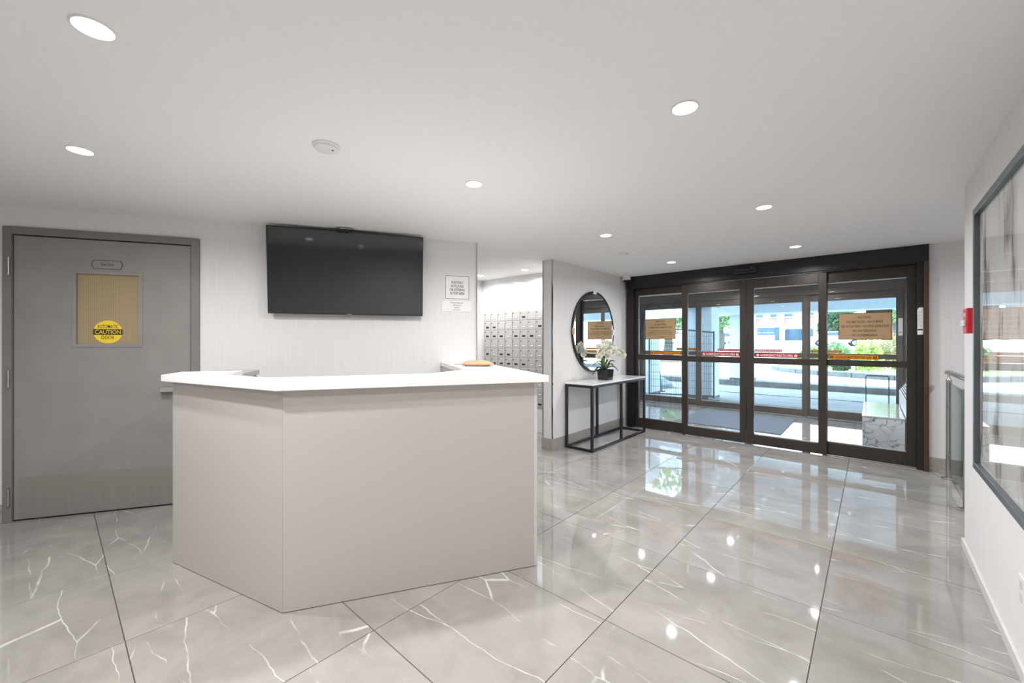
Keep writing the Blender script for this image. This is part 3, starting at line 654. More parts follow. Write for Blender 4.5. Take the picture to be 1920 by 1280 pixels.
# ---- console table with orchid, mirror, outlet
tb = thing('console_table', 'narrow black metal console table with a white marble top', 'table', (0, 0, 0))
TX0, TX1, TY0, TY1, TZ = -2.822, -2.440, 4.175, 5.655, 0.80
obj('table_top', B(TX0, TX1, TY0, TY1, TZ-0.019, TZ), M['table_top'], tb, bevel=0.002, seg=1)
w = 0.028
b = bmesh.new()
box(b, TX0, TX1, TY0, TY0+w, TZ-0.048, TZ-0.0192); box(b, TX0, TX1, TY1-w, TY1, TZ-0.048, TZ-0.0192)
box(b, TX0, TX0+w, TY0+w, TY1-w, TZ-0.048, TZ-0.0192); box(b, TX1-w, TX1, TY0+w, TY1-w, TZ-0.048, TZ-0.0192)
obj('apron', b, M['black'], tb)
b = bmesh.new()
box(b, TX0, TX1, TY0, TY0+w, 0.001, w); box(b, TX0, TX1, TY1-w, TY1, 0.001, w); box(b, TX0, TX0+w, TY0+w, TY1-w, 0.001, w); box(b, TX1-w, TX1, TY0+w, TY1-w, 0.001, w)
obj('bottom_frame', b, M['black'], tb)
for x in (TX0, TX1-w):
    for y in (TY0, 4.915, TY1-w): obj('leg', B(x, x+w, y, y+w, w, TZ-0.048), M['black'], tb)
mr = thing('round_mirror', 'round wall mirror with a thin black rim above the console table', 'mirror', (-2.8449, 4.885, 1.432), R(90))
RM = 0.545
obj('mirror_glass', lathe(bmesh.new(), [(RM-0.022, 0.0), (RM-0.022, -0.020)], 'y', 96), M['mirror'], mr)
b = bmesh.new()
for k in range(96):
    pass
def ring(b, r0, r1, y0, y1, n=96):
    L_ = []
    for k in range(n):
        t = 2*math.pi*k/n; c, s = math.cos(t), math.sin(t)
        L_.append([b.verts.new((r*c, y, r*s)) for r, y in ((r0, y0), (r1, y0), (r1, y1), (r0, y1))])
    for k in range(n):
        a, c = L_[k], L_[(k+1) % n]
        for m_ in range(4): b.faces.new((a[m_], a[(m_+1) % 4], c[(m_+1) % 4], c[m_]))
    bmesh.ops.recalc_face_normals(b, faces=b.faces[:]); return b
obj('rim', ring(b, RM-0.0218, RM, -0.026, 0.0), M['black'], mr)
for a, mm_ in ((0, 'white_plastic'), (90, 'white_plastic'), (180, 'timber')):
    cxx, czz = math.cos(R(a))*(RM-0.012), math.sin(R(a))*(RM-0.012)
    hx, hz = (0.030, 0.040) if a != 90 else (0.040, 0.022)
    obj('clip', B(cxx-hx, cxx+hx, -0.030, -0.0262, czz-hz, czz+hz), M[mm_], mr, bevel=0.001, seg=1)
ol = thing('wall_outlet', 'white wall outlet under the console table', 'outlet', (-2.8449, 4.66, 0.35), R(90))
obj('cover_plate', B(-0.036, 0.036, -0.006, 0, -0.058, 0.058), M['white_plastic'], ol, bevel=0.002)
for z in (-0.026, 0.026): obj('socket', B(-0.017, 0.017, -0.0075, -0.0061, z-0.017, z+0.017), M['base_white'], ol, bevel=0.001, seg=1)

# orchid
oc = thing('potted_orchid', 'white orchid in a square black pot on the console table', 'orchid', (-2.615, 4.80, TZ+0.0005), R(0))
b = bmesh.new()
n4 = [(-1, -1), (1, -1), (1, 1), (-1, 1)]
lo_ = [b.verts.new((x*0.070, y*0.070, 0)) for x, y in n4]; hi_ = [b.verts.new((x*0.080, y*0.080, 0.135)) for x, y in n4]
inn = [b.verts.new((x*0.072, y*0.072, 0.135)) for x, y in n4]; bot = [b.verts.new((x*0.070, y*0.070, 0.115)) for x, y in n4]
b.faces.new(lo_[::-1])
for k in range(4):
    j = (k+1) % 4; b.faces.new((lo_[k], lo_[j], hi_[j], hi_[k])); b.faces.new((hi_[k], hi_[j], inn[j], inn[k])); b.faces.new((inn[k], inn[j], bot[j], bot[k]))
b.faces.new(bot)
obj('pot', b, M['pot'], oc, bevel=0.003)
obj('potting_moss', lathe(bmesh.new(), [(0.066, 0.116), (0.05, 0.126), (0.01, 0.130)], n=12), M['orchid_stem'], oc, smooth=True)
def strap(az, length, rise, droop, width):
    b = bmesh.new(); n = 9; rows = []
    ca, sa = math.cos(az), math.sin(az)
    for i in range(n+1):
        t = i/n; rad = length*t; z = 0.12 + rise*math.sin(t*math.pi*0.62) - droop*t*t
        wv = width*math.sin(math.pi*min(1, 0.12+t*0.88))**0.7 + 0.001
        px, py = ca*rad, sa*rad
        rows.append([b.verts.new((px - sa*wv*k, py + ca*wv*k, z + 0.010*abs(k))) for k in (-1, 0, 1)])
    for a_, c_ in zip(rows, rows[1:]):
        for k in range(2): b.faces.new((a_[k], a_[k+1], c_[k+1], c_[k]))
    ext = bmesh.ops.extrude_face_region(b, geom=b.faces[:]); bmesh.ops.translate(b, verts=[g for g in ext['geom'] if isinstance(g, bmesh.types.BMVert)], vec=(0, 0, -0.003))
    bmesh.ops.recalc_face_normals(b, faces=b.faces[:]); return b
for az, le, ri, dp, wd in ((0.2, 0.17, 0.10, 0.10, 0.024), (1.3, 0.15, 0.11, 0.05, 0.022), (2.4, 0.19, 0.08, 0.13, 0.025), (3.5, 0.16, 0.12, 0.05, 0.022), (4.3, 0.20, 0.09, 0.14, 0.026), (5.3, 0.17, 0.11, 0.08, 0.023), (0.9, 0.13, 0.14, 0.02, 0.02), (3.0, 0.14, 0.13, 0.02, 0.02)):
    obj('leaf', strap(az, le, ri, dp, wd), M['orchid_leaf'], oc, smooth=True)
flo = None
def flower_mesh():
    b = bmesh.new()
    for k in range(5):
        a = 2*math.pi*k/5 + 0.3; big = 1.0 if k in (0, 2) else 0.82
        ca, sa = math.cos(a), math.sin(a); rows = []
        for i in range(5):
            t = i/4; r_ = 0.005 + 0.040*big*t; wv = (0.006 + 0.021*big*math.sin(math.pi*(0.15+0.8*t)))*(0.35 if i == 4 else 1)
            rows.append([b.verts.new((ca*r_ - sa*wv*m_, 0.010*t*t - 0.002*abs(m_) - 0.004, sa*r_ + ca*wv*m_)) for m_ in (-1, 0, 1)])
        for p, q_ in zip(rows, rows[1:]):
            for m_ in range(2): b.faces.new((p[m_], p[m_+1], q_[m_+1], q_[m_]))
    ext = bmesh.ops.extrude_face_region(b, geom=b.faces[:]); bmesh.ops.translate(b, verts=[g for g in ext['geom'] if isinstance(g, bmesh.types.BMVert)], vec=(0, 0.0012, 0))
    return b
def centre_mesh():
    return lathe(bmesh.new(), [(0.008, 0.0), (0.009, -0.006), (0.004, -0.014)], 'y', 10)
stems = []
for (dx, dy, top, reach) in ((0.10, 0.35, 0.37, 0.30), (0.08, -0.3, 0.39, 0.30), (0.10, -0.08, 0.36, 0.10)):
    pts = []
    for i in range(13):
        t = i/12
        rr = reach*max(0, (t-0.35)/0.65)**1.6
        z = 0.12 + top*math.sin(min(t, 1)*math.pi*0.62)/math.sin(math.pi*0.5) - 0.34*max(0, t-0.55)**1.3
        L_ = math.hypot(dx, dy); pts.append((0.02*dx/L_ + dx/L_*rr, 0.02*dy/L_ + dy/L_*rr, z))
    obj('flower_stem', tube(bmesh.new(), pts, 0.003, 6), M['orchid_stem'], oc, smooth=True)
    stems.append(pts)
fm = None
for si, pts in enumerate(stems):
    for k in range(16 if si < 2 else 9):
        i = 12 - k*0.46; i0 = max(0, min(11, int(i))); fpos = Vector(pts[i0]).lerp(Vector(pts[i0+1]), min(1, i-i0))
        off = Vector((random.uniform(-0.03, 0.03), random.uniform(-0.03, 0.03), random.uniform(-0.075, 0.02)))
        if flo is None:
            flo = obj('flower', flower_mesh(), M['petal'], oc, smooth=True)
            obj('flower_centre', centre_mesh(), M['orchid_centre'], flo, smooth=True); o = flo
        else: o = copy_tree(flo, oc)
        o.location = fpos + off
        o.rotation_euler = (random.uniform(-0.35, 0.35), random.uniform(-0.5, 0.5), random.uniform(-0.6, 1.6) + (math.pi if random.random() < 0.25 else 0))
        s_ = random.uniform(0.95, 1.2); o.scale = (s_, s_, s_)

# ---- right wall: framed print, pull station, outlet
pc = thing('framed_print', 'large grey-framed abstract ink print behind glass on the right wall', 'picture', (0.4399, 3.30, 1.315), R(-90))
PW, PH, fw = 1.40, 0.695, 0.034
for a in ((0, PW, -PH, -PH+fw), (0, PW, PH-fw, PH), (0, fw, -PH+fw, PH-fw), (PW-fw, PW, -PH+fw, PH-fw)): obj('frame_bar', B(a[0], a[1], -0.032, 0, a[2], a[3]), M['pf'] if 'pf' in M else M.setdefault('pf', speckle(mat('slate_frame', (84, 90, 94), 0.35, 0.2), (92, 98, 102), (30, 30, 4))), pc, bevel=0.002, seg=1)
obj('print', B(fw, PW-fw, -0.010, -0.001, -PH+fw, PH-fw), M['art'], pc)
obj('glazing', B(fw, PW-fw, -0.016, -0.013, -PH+fw, PH-fw), M['glass_print'], pc)
fa = thing('fire_alarm_pull', 'red fire alarm pull station on the right wall by the frame', 'fire alarm', (0.4399, 3.487, 1.418), R(-90))
obj('housing', B(-0.062, 0.062, -0.040, 0, -0.072, 0.072), M['red'], fa, bevel=0.006)
obj('pull_handle', B(-0.045, 0.045, -0.052, -0.0402, -0.030, 0.004), M['sign_white'], fa, bevel=0.003)
letters('lettering', 'FIRE', M['ink_white'], fa, 0, -0.0406, 0.035, h=0.022, w=0.07)
letters('lettering', 'PULL', M['red'], fa, 0, -0.0524, -0.013, h=0.014, w=0.04)
ws = thing('wall_outlet', 'white wall outlet low on the right wall under the print', 'outlet', (0.4399, 2.50, 0.33), R(-90))
obj('cover_plate', B(-0.036, 0.036, -0.006, 0, -0.058, 0.058), M['white_plastic'], ws, bevel=0.002)
for z in (-0.026, 0.026): obj('socket', B(-0.017, 0.017, -0.0075, -0.0061, z-0.017, z+0.017), M['base_white'], ws, bevel=0.001, seg=1)

# ---- glass railing by the ramp
rl = thing('glass_railing', 'stainless steel railing with a glass panel beside the right wall', 'railing', (0.545, 0, 0))
for y in (5.62, 4.66):
    ps = obj('post', cyl(bmesh.new(), (0, y, 0.012), (0, y, 0.935), 0.021, n=24), M['steel'], rl, smooth=True)
    obj('base_flange', lathe(bmesh.new(), [(0.052, 0.0004), (0.052, 0.008), (0.046, 0.012), (0.022, 0.014)], n=28, c=(0, y, 0)), M['steel'], ps, smooth=True)
    b = bmesh.new(); lathe(b, [(0.021, 0.9352), (0.010, 0.952), (0.008, 0.99)], n=16, c=(0, y, 0)); obj('rail_support', b, M['steel'], ps, smooth=True)
    for z in (0.22, 0.70): obj('glass_clamp', B(-0.012, 0.012, y-0.055 if y > 5 else y+0.021, y-0.021 if y > 5 else y+0.055, z-0.022, z+0.022), M['chrome'], ps, bevel=0.003)
obj('handrail', tube(bmesh.new(), [(0, 5.70, 1.0), (0, 5.62, 1.012), (0, 4.3, 1.012), (0, 3.86, 1.012)], 0.022, 20), M['steel'], rl, smooth=True)
obj('glass_panel', B(-0.005, 0.005, 4.70, 5.585, 0.10, 0.915), M['glass_green'], rl)

# ---- plates on the sidelights and the jamb
sg = thing('bronze_sign', 'bronze DELIVERIES sign on the left entrance sidelight', 'sign', (-2.326, YS-0.0045, 1.483))
obj('plate', B(-0.223, 0.223, -0.003, 0, -0.150, 0.150), M['sign_bronze'], sg)
b = bmesh.new()
for a in ((-0.223, 0.223, -0.150, -0.145), (-0.223, 0.223, 0.145, 0.150), (-0.223, -0.218, -0.145, 0.145), (0.218, 0.223, -0.145, 0.145)): box(b, a[0], a[1], -0.0045, -0.0031, a[2], a[3])
obj('edge_line', b, M['sign_edge'], sg)
for tx, z, hh, ww in (('ABSOLUTELY', 0.112, 0.028, 0.14), ('NO DELIVERIES', 0.066, 0.026, 0.17), ('NO MOVE-INS OR MOVE-OUTS', 0.023, 0.026, 0.34), ('ALL DELIVERIES MUST SCHEDULE THROUGH', -0.026, 0.013, 0.30), ('MANAGEMENT OFFICE FOR THE ELEVATOR AND LOADING', -0.050, 0.013, 0.35), ('NO DELIVERIES WILL BE ALLOWED THROUGH THE LOBBY', -0.073, 0.013, 0.36), ('THANK YOU, MANAGEMENT', -0.115, 0.013, 0.15)):
    letters('lettering', tx, M['ink'], sg, 0, -0.0034, z, h=hh, w=ww)
sg = thing('bronze_sign', 'bronze NO DOGS and NO BICYCLES sign on the right entrance sidelight', 'sign', (-0.062, YS-0.0045, 1.468))
obj('plate', B(-0.224, 0.224, -0.003, 0, -0.149, 0.149), M['sign_bronze'], sg)
b = bmesh.new()
for a in ((-0.224, 0.224, -0.149, -0.143), (-0.224, 0.224, 0.143, 0.149), (-0.224, -0.218, -0.143, 0.143), (0.218, 0.224, -0.143, 0.143)): box(b, a[0], a[1], -0.0045, -0.0031, a[2], a[3])
obj('edge_line', b, M['sign_edge'], sg)
for k, (tx, ww) in enumerate((('NO DOGS', 0.104), ('NO BICYCLES \u2022 NO E-BIKES', 0.30), ('NO SCOOTERS \u2022 NO ROLLERBLADES', 0.395), ('NO SKATEBOARDS', 0.20), ('NO HOVERBOARDS', 0.21))):
    letters('lettering', tx, M['ink'], sg, 0, -0.0034, 0.098-k*0.049, h=0.026, w=ww)
obj('back_plate', B(0.01, 0.224, 0.010, 0.013, -0.12, 0.175), M['galv'], sg)
nt2 = thing('paper_notice', 'narrow white paper notice taped to the right door jamb', 'notice', (0.3655, 5.8148, 1.507))
obj('sheet', prism(bmesh.new(), [(-0.021, -0.137), (0.021, -0.137), (0.021, 0.137), (-0.008, 0.137), (-0.021, 0.120)], 0, 0.0008), M['paper'], nt2).rotation_euler = (R(90), 0, 0)
b = bmesh.new()
for k in range(14): box(b, -0.015, 0.013-0.006*(k % 3), -0.0012, -0.0009, 0.095-k*0.012, 0.0975-k*0.012)
obj('text_line', b, M['ink_grey'], nt2); obj('black_bar', B(-0.019, 0.018, -0.0013, -0.0009, -0.094, -0.080), M['ink'], nt2)
nt3 = thing('paper_notice', 'narrow white paper notice on the outer right door jamb', 'notice', (0.330, YO+0.0265, 1.526))
obj('sheet', B(-0.026, 0.026, -0.001, 0, -0.135, 0.135), M['paper'], nt3); obj('black_bar', B(-0.022, 0.022, -0.0016, -0.0011, -0.088, -0.080), M['ink'], nt3)

# ---- vestibule: mat, marble bench, heater, wire stand
tag(obj('entrance_mat', B(-2.42, -0.95, 6.72, 8.19, 0.0003, 0.010), M['mat'], bevel=0.003), 'dark grey ribbed entrance mat in the vestibule', 'mat')
bn = thing('marble_bench', 'low veined white marble bench box in the vestibule', 'bench', (0, 0, 0))
obj('base', B(-0.090, 0.29, 6.61, 8.12, 0.0006, 0.372), M['bench'], bn, bevel=0.002, seg=1)
obj('slab', B(-0.094, 0.29, 6.604, 8.126, 0.3722, 0.392), M['bench_top'], bn, bevel=0.002, seg=1)
ht = thing('wall_heater', 'pale convector heater with a sloped slatted grille on the vestibule wall', 'heater', (0, 0, 0))
b = bmesh.new(); prism(b, [(0.30, 0.0), (0.459, 0.0), (0.459, 0.80), (0.445, 0.80), (0.30, 0.58)], 6.40, 8.30)
bmesh.ops.rotate(b, verts=b.verts[:], matrix=Matrix(((1, 0, 0), (0, 0, 1), (0, 1, 0)))); bmesh.ops.recalc_face_normals(b, faces=b.faces[:])
for v_ in b.verts: v_.co.z = max(v_.co.z, 0.003)
obj('casing', b, M['base_white'], ht)
for k in range(9):
    t = (k+0.8)/10; x = 0.30+0.145*t; z = 0.58+0.22*t
    obj('grille_slat', tube(bmesh.new(), [(x-0.004, 6.42, z+0.006), (x-0.004, 8.28, z+0.006)], 0.005, 6), M['ink_grey'], ht)
st = thing('wire_stand', 'tall thin black wire plant stand behind the marble bench', 'stand', (0.06, 8.33, 0))
for x in (-0.13, 0.13):
    for y in (-0.09, 0.09): obj('upright', tube(bmesh.new(), [(x, y, 0.003), (x, y, 0.78)], 0.005, 6), M['black'], st)
b = bmesh.new()
for z in (0.02, 0.776):
    for a_, c_ in (((-0.13, -0.09), (0.13, -0.09)), ((0.13, -0.09), (0.13, 0.09)), ((0.13, 0.09), (-0.13, 0.09)), ((-0.13, 0.09), (-0.13, -0.09))): tube(b, [(a_[0], a_[1], z), (c_[0], c_[1], z)], 0.005, 6)
obj('ring_frame', b, M['black'], st)

# ================================================================= OUTSIDE
def slab_strip(name, prof, x0, x1, m, label):
    """ground strip from a (y, z) profile"""
    b = bmesh.new(); top = [(b.verts.new((x0, y, z)), b.verts.new((x1, y, z))) for y, z in prof]; bt = [(b.verts.new((x0, y, z-0.3)), b.verts.new((x1, y, z-0.3))) for y, z in prof]
    for k in range(len(prof)-1):
        b.faces.new((top[k][0], top[k][1], top[k+1][1], top[k+1][0])); b.faces.new((bt[k][0], bt[k+1][0], bt[k+1][1], bt[k][1]))
        b.faces.new((top[k][0], top[k+1][0], bt[k+1][0], bt[k][0])); b.faces.new((top[k][1], bt[k][1], bt[k+1][1], top[k+1][1]))
    b.faces.new((top[0][0], bt[0][0], bt[0][1], top[0][1])); b.faces.new((top[-1][0], top[-1][1], bt[-1][1], bt[-1][0]))
    bmesh.ops.recalc_face_normals(b, faces=b.faces[:])
    return struct(obj(name, b, m), label)
slab_strip('floor_driveway', [(8.60, -0.004), (13.62, -0.02)], -22, 14, M['pavement'], 'pale concrete driveway under the canopy')
def gz(y):
    return 0.14 if y < 20 else 0.14 + (y-20)/60*1.33 if y < 80 else 1.47
# joint lines in the driveway are shallow saw-cut strips
jn = bmesh.new()
for y in (9.75, 11.6): box(jn, -12, 6, y, y+0.02, -0.012, -0.0035)
struct(obj('trim_6', jn, M['kerb']), 'saw-cut joints across the driveway')
slab_strip('floor_kerb', [(13.62, 0.13), (13.66, 0.142), (14.1, 0.142)], -22, 14, M['kerb'], 'grey concrete kerb across the driveway')
slab_strip('floor_road', [(14.1, 0.135), (20, gz(20)), (50, gz(50)), (80, gz(80)), (150, gz(90))], -90, 70, M['asphalt'], 'bright pale forecourt rising away from the doors')
# canopy: columns and beams
def column(name, x0, x1, y0, y1, zb, label):
    t = thing(name, label, 'column')
    obj('shaft', B(x0, x1, y0, y1, zb+0.06, 2.09), M['stucco'], t, bevel=0.01)
    obj('plinth', B(x0-0.012, x1+0.012, y0-0.012, y1+0.012, zb, zb+0.06), M['kerb'], t, bevel=0.006)
column('canopy_column', -3.26, -2.68, 9.75, 10.35, -0.008, 'pale square canopy column behind the leaning mesh fence')
column('canopy_column', -4.72, -4.02, 9.6, 10.2, -0.008, 'pale square canopy column at the far left of the entrance view')
column('canopy_column', -3.25, -2.66, 13.70, 14.28, 0.1425, 'pale square canopy column standing on the grey kerb')
b = bmesh.new(); box(b, -9, 7, 13.1, 13.9, 2.09, 2.75)
tag(obj('canopy_beam', b, M['stucco'], bevel=0.01), 'pale front beam of the entrance canopy', 'beam')
tag(obj('canopy_beam', B(-3.26, -2.66, 8.80, 13.1, 2.09, 2.60), M['stucco'], bevel=0.01), 'pale side beam of the canopy running to the kerb column', 'beam')
tag(obj('canopy_slab', B(-3.4, 7, 8.80, 14.3, 2.75, 2.95), M['stucco']), 'flat canopy roof over the driveway', 'canopy')
# planter bed with curved stone kerb, lawn and shrubs
edge = [(-3.25, 20.6), (-3.1, 19.6), (-2.74, 18.75), (-2.1, 18.0), (-1.41, 17.42), (-0.5, 16.95), (0.49, 16.55), (2.0, 16.2), (5.0, 15.9), (9.0, 15.8)]
outer = edge; inner = [(x+0.13, y+0.22) for x, y in edge]
pk = thing('planter_kerb', 'curved grey stone kerb round the green planting bed', 'kerb')
for k in range(len(edge)-1):
    b = bmesh.new(); a0, a1, c1, c0 = outer[k], outer[k+1], inner[k+1], inner[k]
    g = 0.012; lp = lambda p, q_, t: (p[0]+(q_[0]-p[0])*t, p[1]+(q_[1]-p[1])*t)
    prism(b, [lp(a0, a1, g), lp(a0, a1, 1-g), lp(c0, c1, 1-g), lp(c0, c1, g)], 0.13, 0.30); obj('kerb_stone', b, M['kerb'], pk, bevel=0.008, seg=1)
b = bmesh.new(); pts = [(x+0.135, y+0.225) for x, y in edge] + [(9, 30), (-2.6, 30)]
prism(b, pts, 0.136, 0.285); struct(obj('floor_lawn', b, M['grass']), 'green lawn in the planting bed')
# leafy things
def leaf_cloud(blobs, count, size, seed):
    rnd = random.Random(seed); vs, fs = [], []
    tot = sum(r[3]*r[4]*r[5] for r in blobs)
    for (cx, cy, cz, rx, ry, rz) in blobs:
        for _ in range(int(count*rx*ry*rz/tot)):
            while True:
                p = Vector((rnd.uniform(-1, 1), rnd.uniform(-1, 1), rnd.uniform(-1, 1)))
                if 0.25 < p.length <= 1: break
            c = Vector((cx+p.x*rx, cy+p.y*ry, cz+p.z*rz))
            d = Vector((rnd.gauss(0, 1), rnd.gauss(0, 1), rnd.gauss(0, 1))).normalized(); u = d.orthogonal().normalized(); s_ = size*rnd.uniform(0.6, 1.3)
            w_ = d.cross(u); n0 = len(vs)
            vs += [c-u*s_, c+w_*s_*0.5+d*s_*0.12, c+u*s_, c-w_*s_*0.5+d*s_*0.12]; fs.append((n0, n0+1, n0+2, n0+3))
    me = bpy.data.meshes.new('foliage'); me.from_pydata([tuple(v_) for v_ in vs], [], fs); return me
def leafy(name, label, cat, group, loc, blobs, count, size, m, trunk=None, seed=1):
    t = thing(name, label, cat, loc, 0, group)
    me = leaf_cloud(blobs, count, size, seed); me.materials.append(m)
    o = bpy.data.objects.new('foliage', me); COL.objects.link(o); o.parent = t; o['kind'] = 'stuff'
    if trunk:
        h_, r_ = trunk; b = bmesh.new(); tube(b, [(0, 0, -0.1), (0.03*h_, 0, h_*0.4), (-0.01*h_, 0.02*h_, h_*0.8), (0, 0, h_)], [r_*1.3, r_, r_*0.8, r_*0.5], 8)
        for k in range(4):
            a = k*1.7+seed; b_ = (math.cos(a)*h_*0.35, math.sin(a)*h_*0.35, h_*1.25); tube(b, [(0, 0, h_*0.75), (b_[0]*0.5, b_[1]*0.5, h_*1.0), b_], [r_*0.6, r_*0.4, r_*0.2], 6)
        obj('trunk', b, M['bark'], t, smooth=True)
    return t
GT = 'trees beyond the forecourt'; GS = 'shrubs in the planting bed'
def gnd(x, y): return (x, y, gz(y))
leafy('street_tree', 'tree with a straight trunk seen between the canopy columns', 'tree', GT, gnd(-9.7, 38.0), [(0, 0, 3.2, 2.2, 2.2, 1.5), (1.2, 0, 4.2, 1.9, 1.9, 1.3), (-1.3, 0, 4.3, 2, 2, 1.4), (0, 0, 5.4, 1.9, 1.9, 1.2)], 5200, 0.16, M['leaf'], (2.6, 0.22), 3)
leafy('street_tree', 'broad leafy tree behind the left entrance sidelight', 'tree', GT, gnd(-9.2, 24.5), [(0, 0, 3.6, 2.6, 2.4, 1.6), (1.8, 0, 4.6, 2.0, 2.0, 1.4), (-1.6, 0, 4.5, 2.2, 2, 1.6), (0, 0, 6.0, 2.2, 2.2, 1.4), (1.0, -0.5, 2.4, 1.5, 1.5, 0.9)], 7000, 0.16, M['leaf'], (2.4, 0.25), 5)
leafy('street_tree', 'pale tree between the left sidelight and the mesh fence', 'tree', GT, gnd(-14.2, 46.0), [(0, 0, 3.6, 2.6, 2.6, 1.8), (1.5, 0, 5.0, 2.4, 2, 1.6), (-1.6, 0, 5.0, 2.4, 2, 1.6)], 5200, 0.18, M['leaf'], (2.6, 0.25), 8)
leafy('evergreen_tree', 'dark evergreen tree left of the bronze NO DOGS sign', 'tree', GT, gnd(-3.3, 60.0), [(0, 0, 1.8, 1.6, 1.6, 1.6), (0, 0, 3.4, 1.3, 1.3, 1.4), (0.1, 0, 5.0, 1.0, 1.0, 1.4), (1.4, 0, 2.4, 1.2, 1.2, 1.4)], 3600, 0.20, M['leaf_dark'], (1.5, 0.2), 11)
leafy('street_tree', 'tree behind the right edge of the NO DOGS sign', 'tree', GT, gnd(1.5, 48.0), [(0, 0, 4.0, 1.9, 1.9, 2.0), (1.0, 0, 5.4, 1.8, 1.8, 1.4), (-0.9, 0, 5.2, 1.6, 1.6, 1.4)], 4200, 0.16, M['leaf'], (2.6, 0.2), 13)
for x, y, rx, rz, m_, lb, sd in ((-1.9, 21.2, 0.45, 0.42, 'leaf', 'low green shrub at the left end of the planting bed', 21), (-1.05, 19.4, 0.5, 0.52, 'leaf', 'mid green shrub beside the signpost in the bed', 22),
                         (-0.12, 18.0, 0.38, 0.62, 'leaf_yellow', 'tall yellow-green shrub below the NO DOGS sign', 23), (0.55, 19.2, 0.42, 0.66, 'leaf_brown', 'russet brown shrub right of the yellow one', 24),
                         (-0.80, 18.05, 0.26, 0.30, 'leaf_dark', 'small dark shrub between the green and yellow shrubs', 25), (1.7, 18.3, 0.5, 0.5, 'leaf_brown', 'russet shrub at the right end of the bed', 26), (-2.2, 23.0, 0.5, 0.3, 'leaf_yellow', 'low yellowish shrub at the tip of the bed', 27)):
    leafy('garden_shrub', lb, 'shrub', GS, (x, y, 0.285), [(0, 0, rz, rx, rx*0.8, rz), (rx*0.5, 0, rz*0.8, rx*0.6, rx*0.6, rz*0.8), (-rx*0.5, 0, rz*0.7, rx*0.6, rx*0.6, rz*0.7)], 1500, 0.055, M[m_], None, sd)
sp = thing('signpost', 'thin grey post standing among the shrubs', 'post', (-0.42, 18.75, 0.285))
obj('post', cyl(bmesh.new(), (0, 0, 0), (0, 0, 1.5), 0.022, n=10), M['galv'], sp); obj('sign_panel', B(-0.16, 0.16, -0.035, -0.024, 1.10, 1.48), M['far_white'], sp)
# far apartment building with garage, pilasters and windows
YB = 90.0; ZB = 1.47
bl = thing('brick_building', 'long brick building with white pilasters across the forecourt', 'building', (0, YB, ZB))
def fx(px): # picture column -> metres along the facade plane
    a = (px-960)/763.0; return YB*(-0.6626+0.7489*a)/(0.7489+0.6626*a)
def sx_(px, k): return fx(px)
DPT = lambda px: YB/(0.7489+0.6626*(px-960)/763.0)
def fz(px, py): return 1.30-(py-640)/763.0*DPT(px) - ZB
xl, xr = fx(1395), fx(1545)
obj('brick_wall', B(xl, xr, 0.0, 10.0, 0.0, 9.0), M['brick'], bl)
obj('white_band', B(xl, xr, -0.12, -0.001, fz(1490, 617), fz(1490, 610)), M['far_white'], bl)
for a, c_ in ((1457, 1470.5), (1526, 1536), (1406, 1417)): obj('pilaster', B(fx(a), fx(c_), -0.35, -0.121, 0.0, 8.5), M['far_white'], bl)
obj('ground_wall', B(fx(1417), fx(1526), -0.10, -0.001, 0.0, fz(1490, 617)), M['far_white'], bl)
for a, c_, t_, b_ in ((1418, 1429, 592, 596), (1445.5, 1457, 591, 595), (1471, 1485, 590, 594), (1512, 1524, 587, 591)):
    o_ = obj('window', B(fx(a), fx(c_), -0.20, -0.121, fz(a, b_), fz(a, t_)+0.6), M['far_glass'], bl); obj('sill', B(fx(a)-0.1, fx(c_)+0.1, -0.24, -0.121, fz(a, b_)-0.16, fz(a, b_)-0.001), M['far_white'], o_)
gd = obj('garage_door', B(fx(1472), fx(1525), -0.16, -0.101, 0.02, fz(1500, 618)), M['far_glass'], bl)
for k in range(5): obj('door_panel', B(fx(1472)+0.15, fx(1525)-0.15, -0.20, -0.161, 0.12+k*0.42, 0.46+k*0.42), M['far_glass'], gd)
bt = thing('guard_booth', 'small white booth with a curved roof and paned windows', 'booth', (0, YB-6, ZB))
k6 = (YB-6)/YB
bx0, bx1 = fx(1420)*k6, fx(1452)*k6
zlo, zhi = 0.95, 2.25
obj('lower_wall', B(bx0, bx1, 0, 2.2, 0.0, zlo), M['far_white'], bt)
obj('lintel', B(bx0, bx1, 0, 2.2, zhi, zhi+0.12), M['far_white'], bt)
pw = (bx1-bx0)/4
for k in range(5): obj('mullion', B(bx0+k*pw-0.05, bx0+k*pw+0.05, 0, 0.1, zlo, zhi), M['far_glass'], bt)
for k in range(4): o_ = obj('window_pane', B(bx0+k*pw+0.051, bx0+(k+1)*pw-0.051, 0.03, 0.06, zlo, zhi), M['far_glass'], bt); obj('glazing_bar', B(bx0+k*pw+0.051, bx0+(k+1)*pw-0.051, 0.0, 0.029, zlo+0.40, zlo+0.47), M['far_white'], o_)
obj('back_wall', B(bx0, bx1, 2.0, 2.199, zlo, zhi), M['far_white'], bt)
b = bmesh.new(); arc = [(bx0-0.2+(bx1-bx0+0.4)*i/14, zhi+0.12+0.72*math.sin(math.pi*i/14)) for i in range(15)]
prism(b, arc, -0.15, 2.35); bmesh.ops.rotate(b, verts=b.verts[:], matrix=Matrix(((1, 0, 0), (0, 0, 1), (0, 1, 0)))); bmesh.ops.recalc_face_normals(b, faces=b.faces[:])
obj('curved_roof', b, M['far_white'], bt)
obj('side_door', B(bx1+0.05, bx1+0.75, 0.1, 0.2, 0, 2.3), M['far_glass'], bt)
b2 = thing('brick_building', 'reddish brick building at the far right behind the shrubs', 'building', (0, 70, gz(70)))
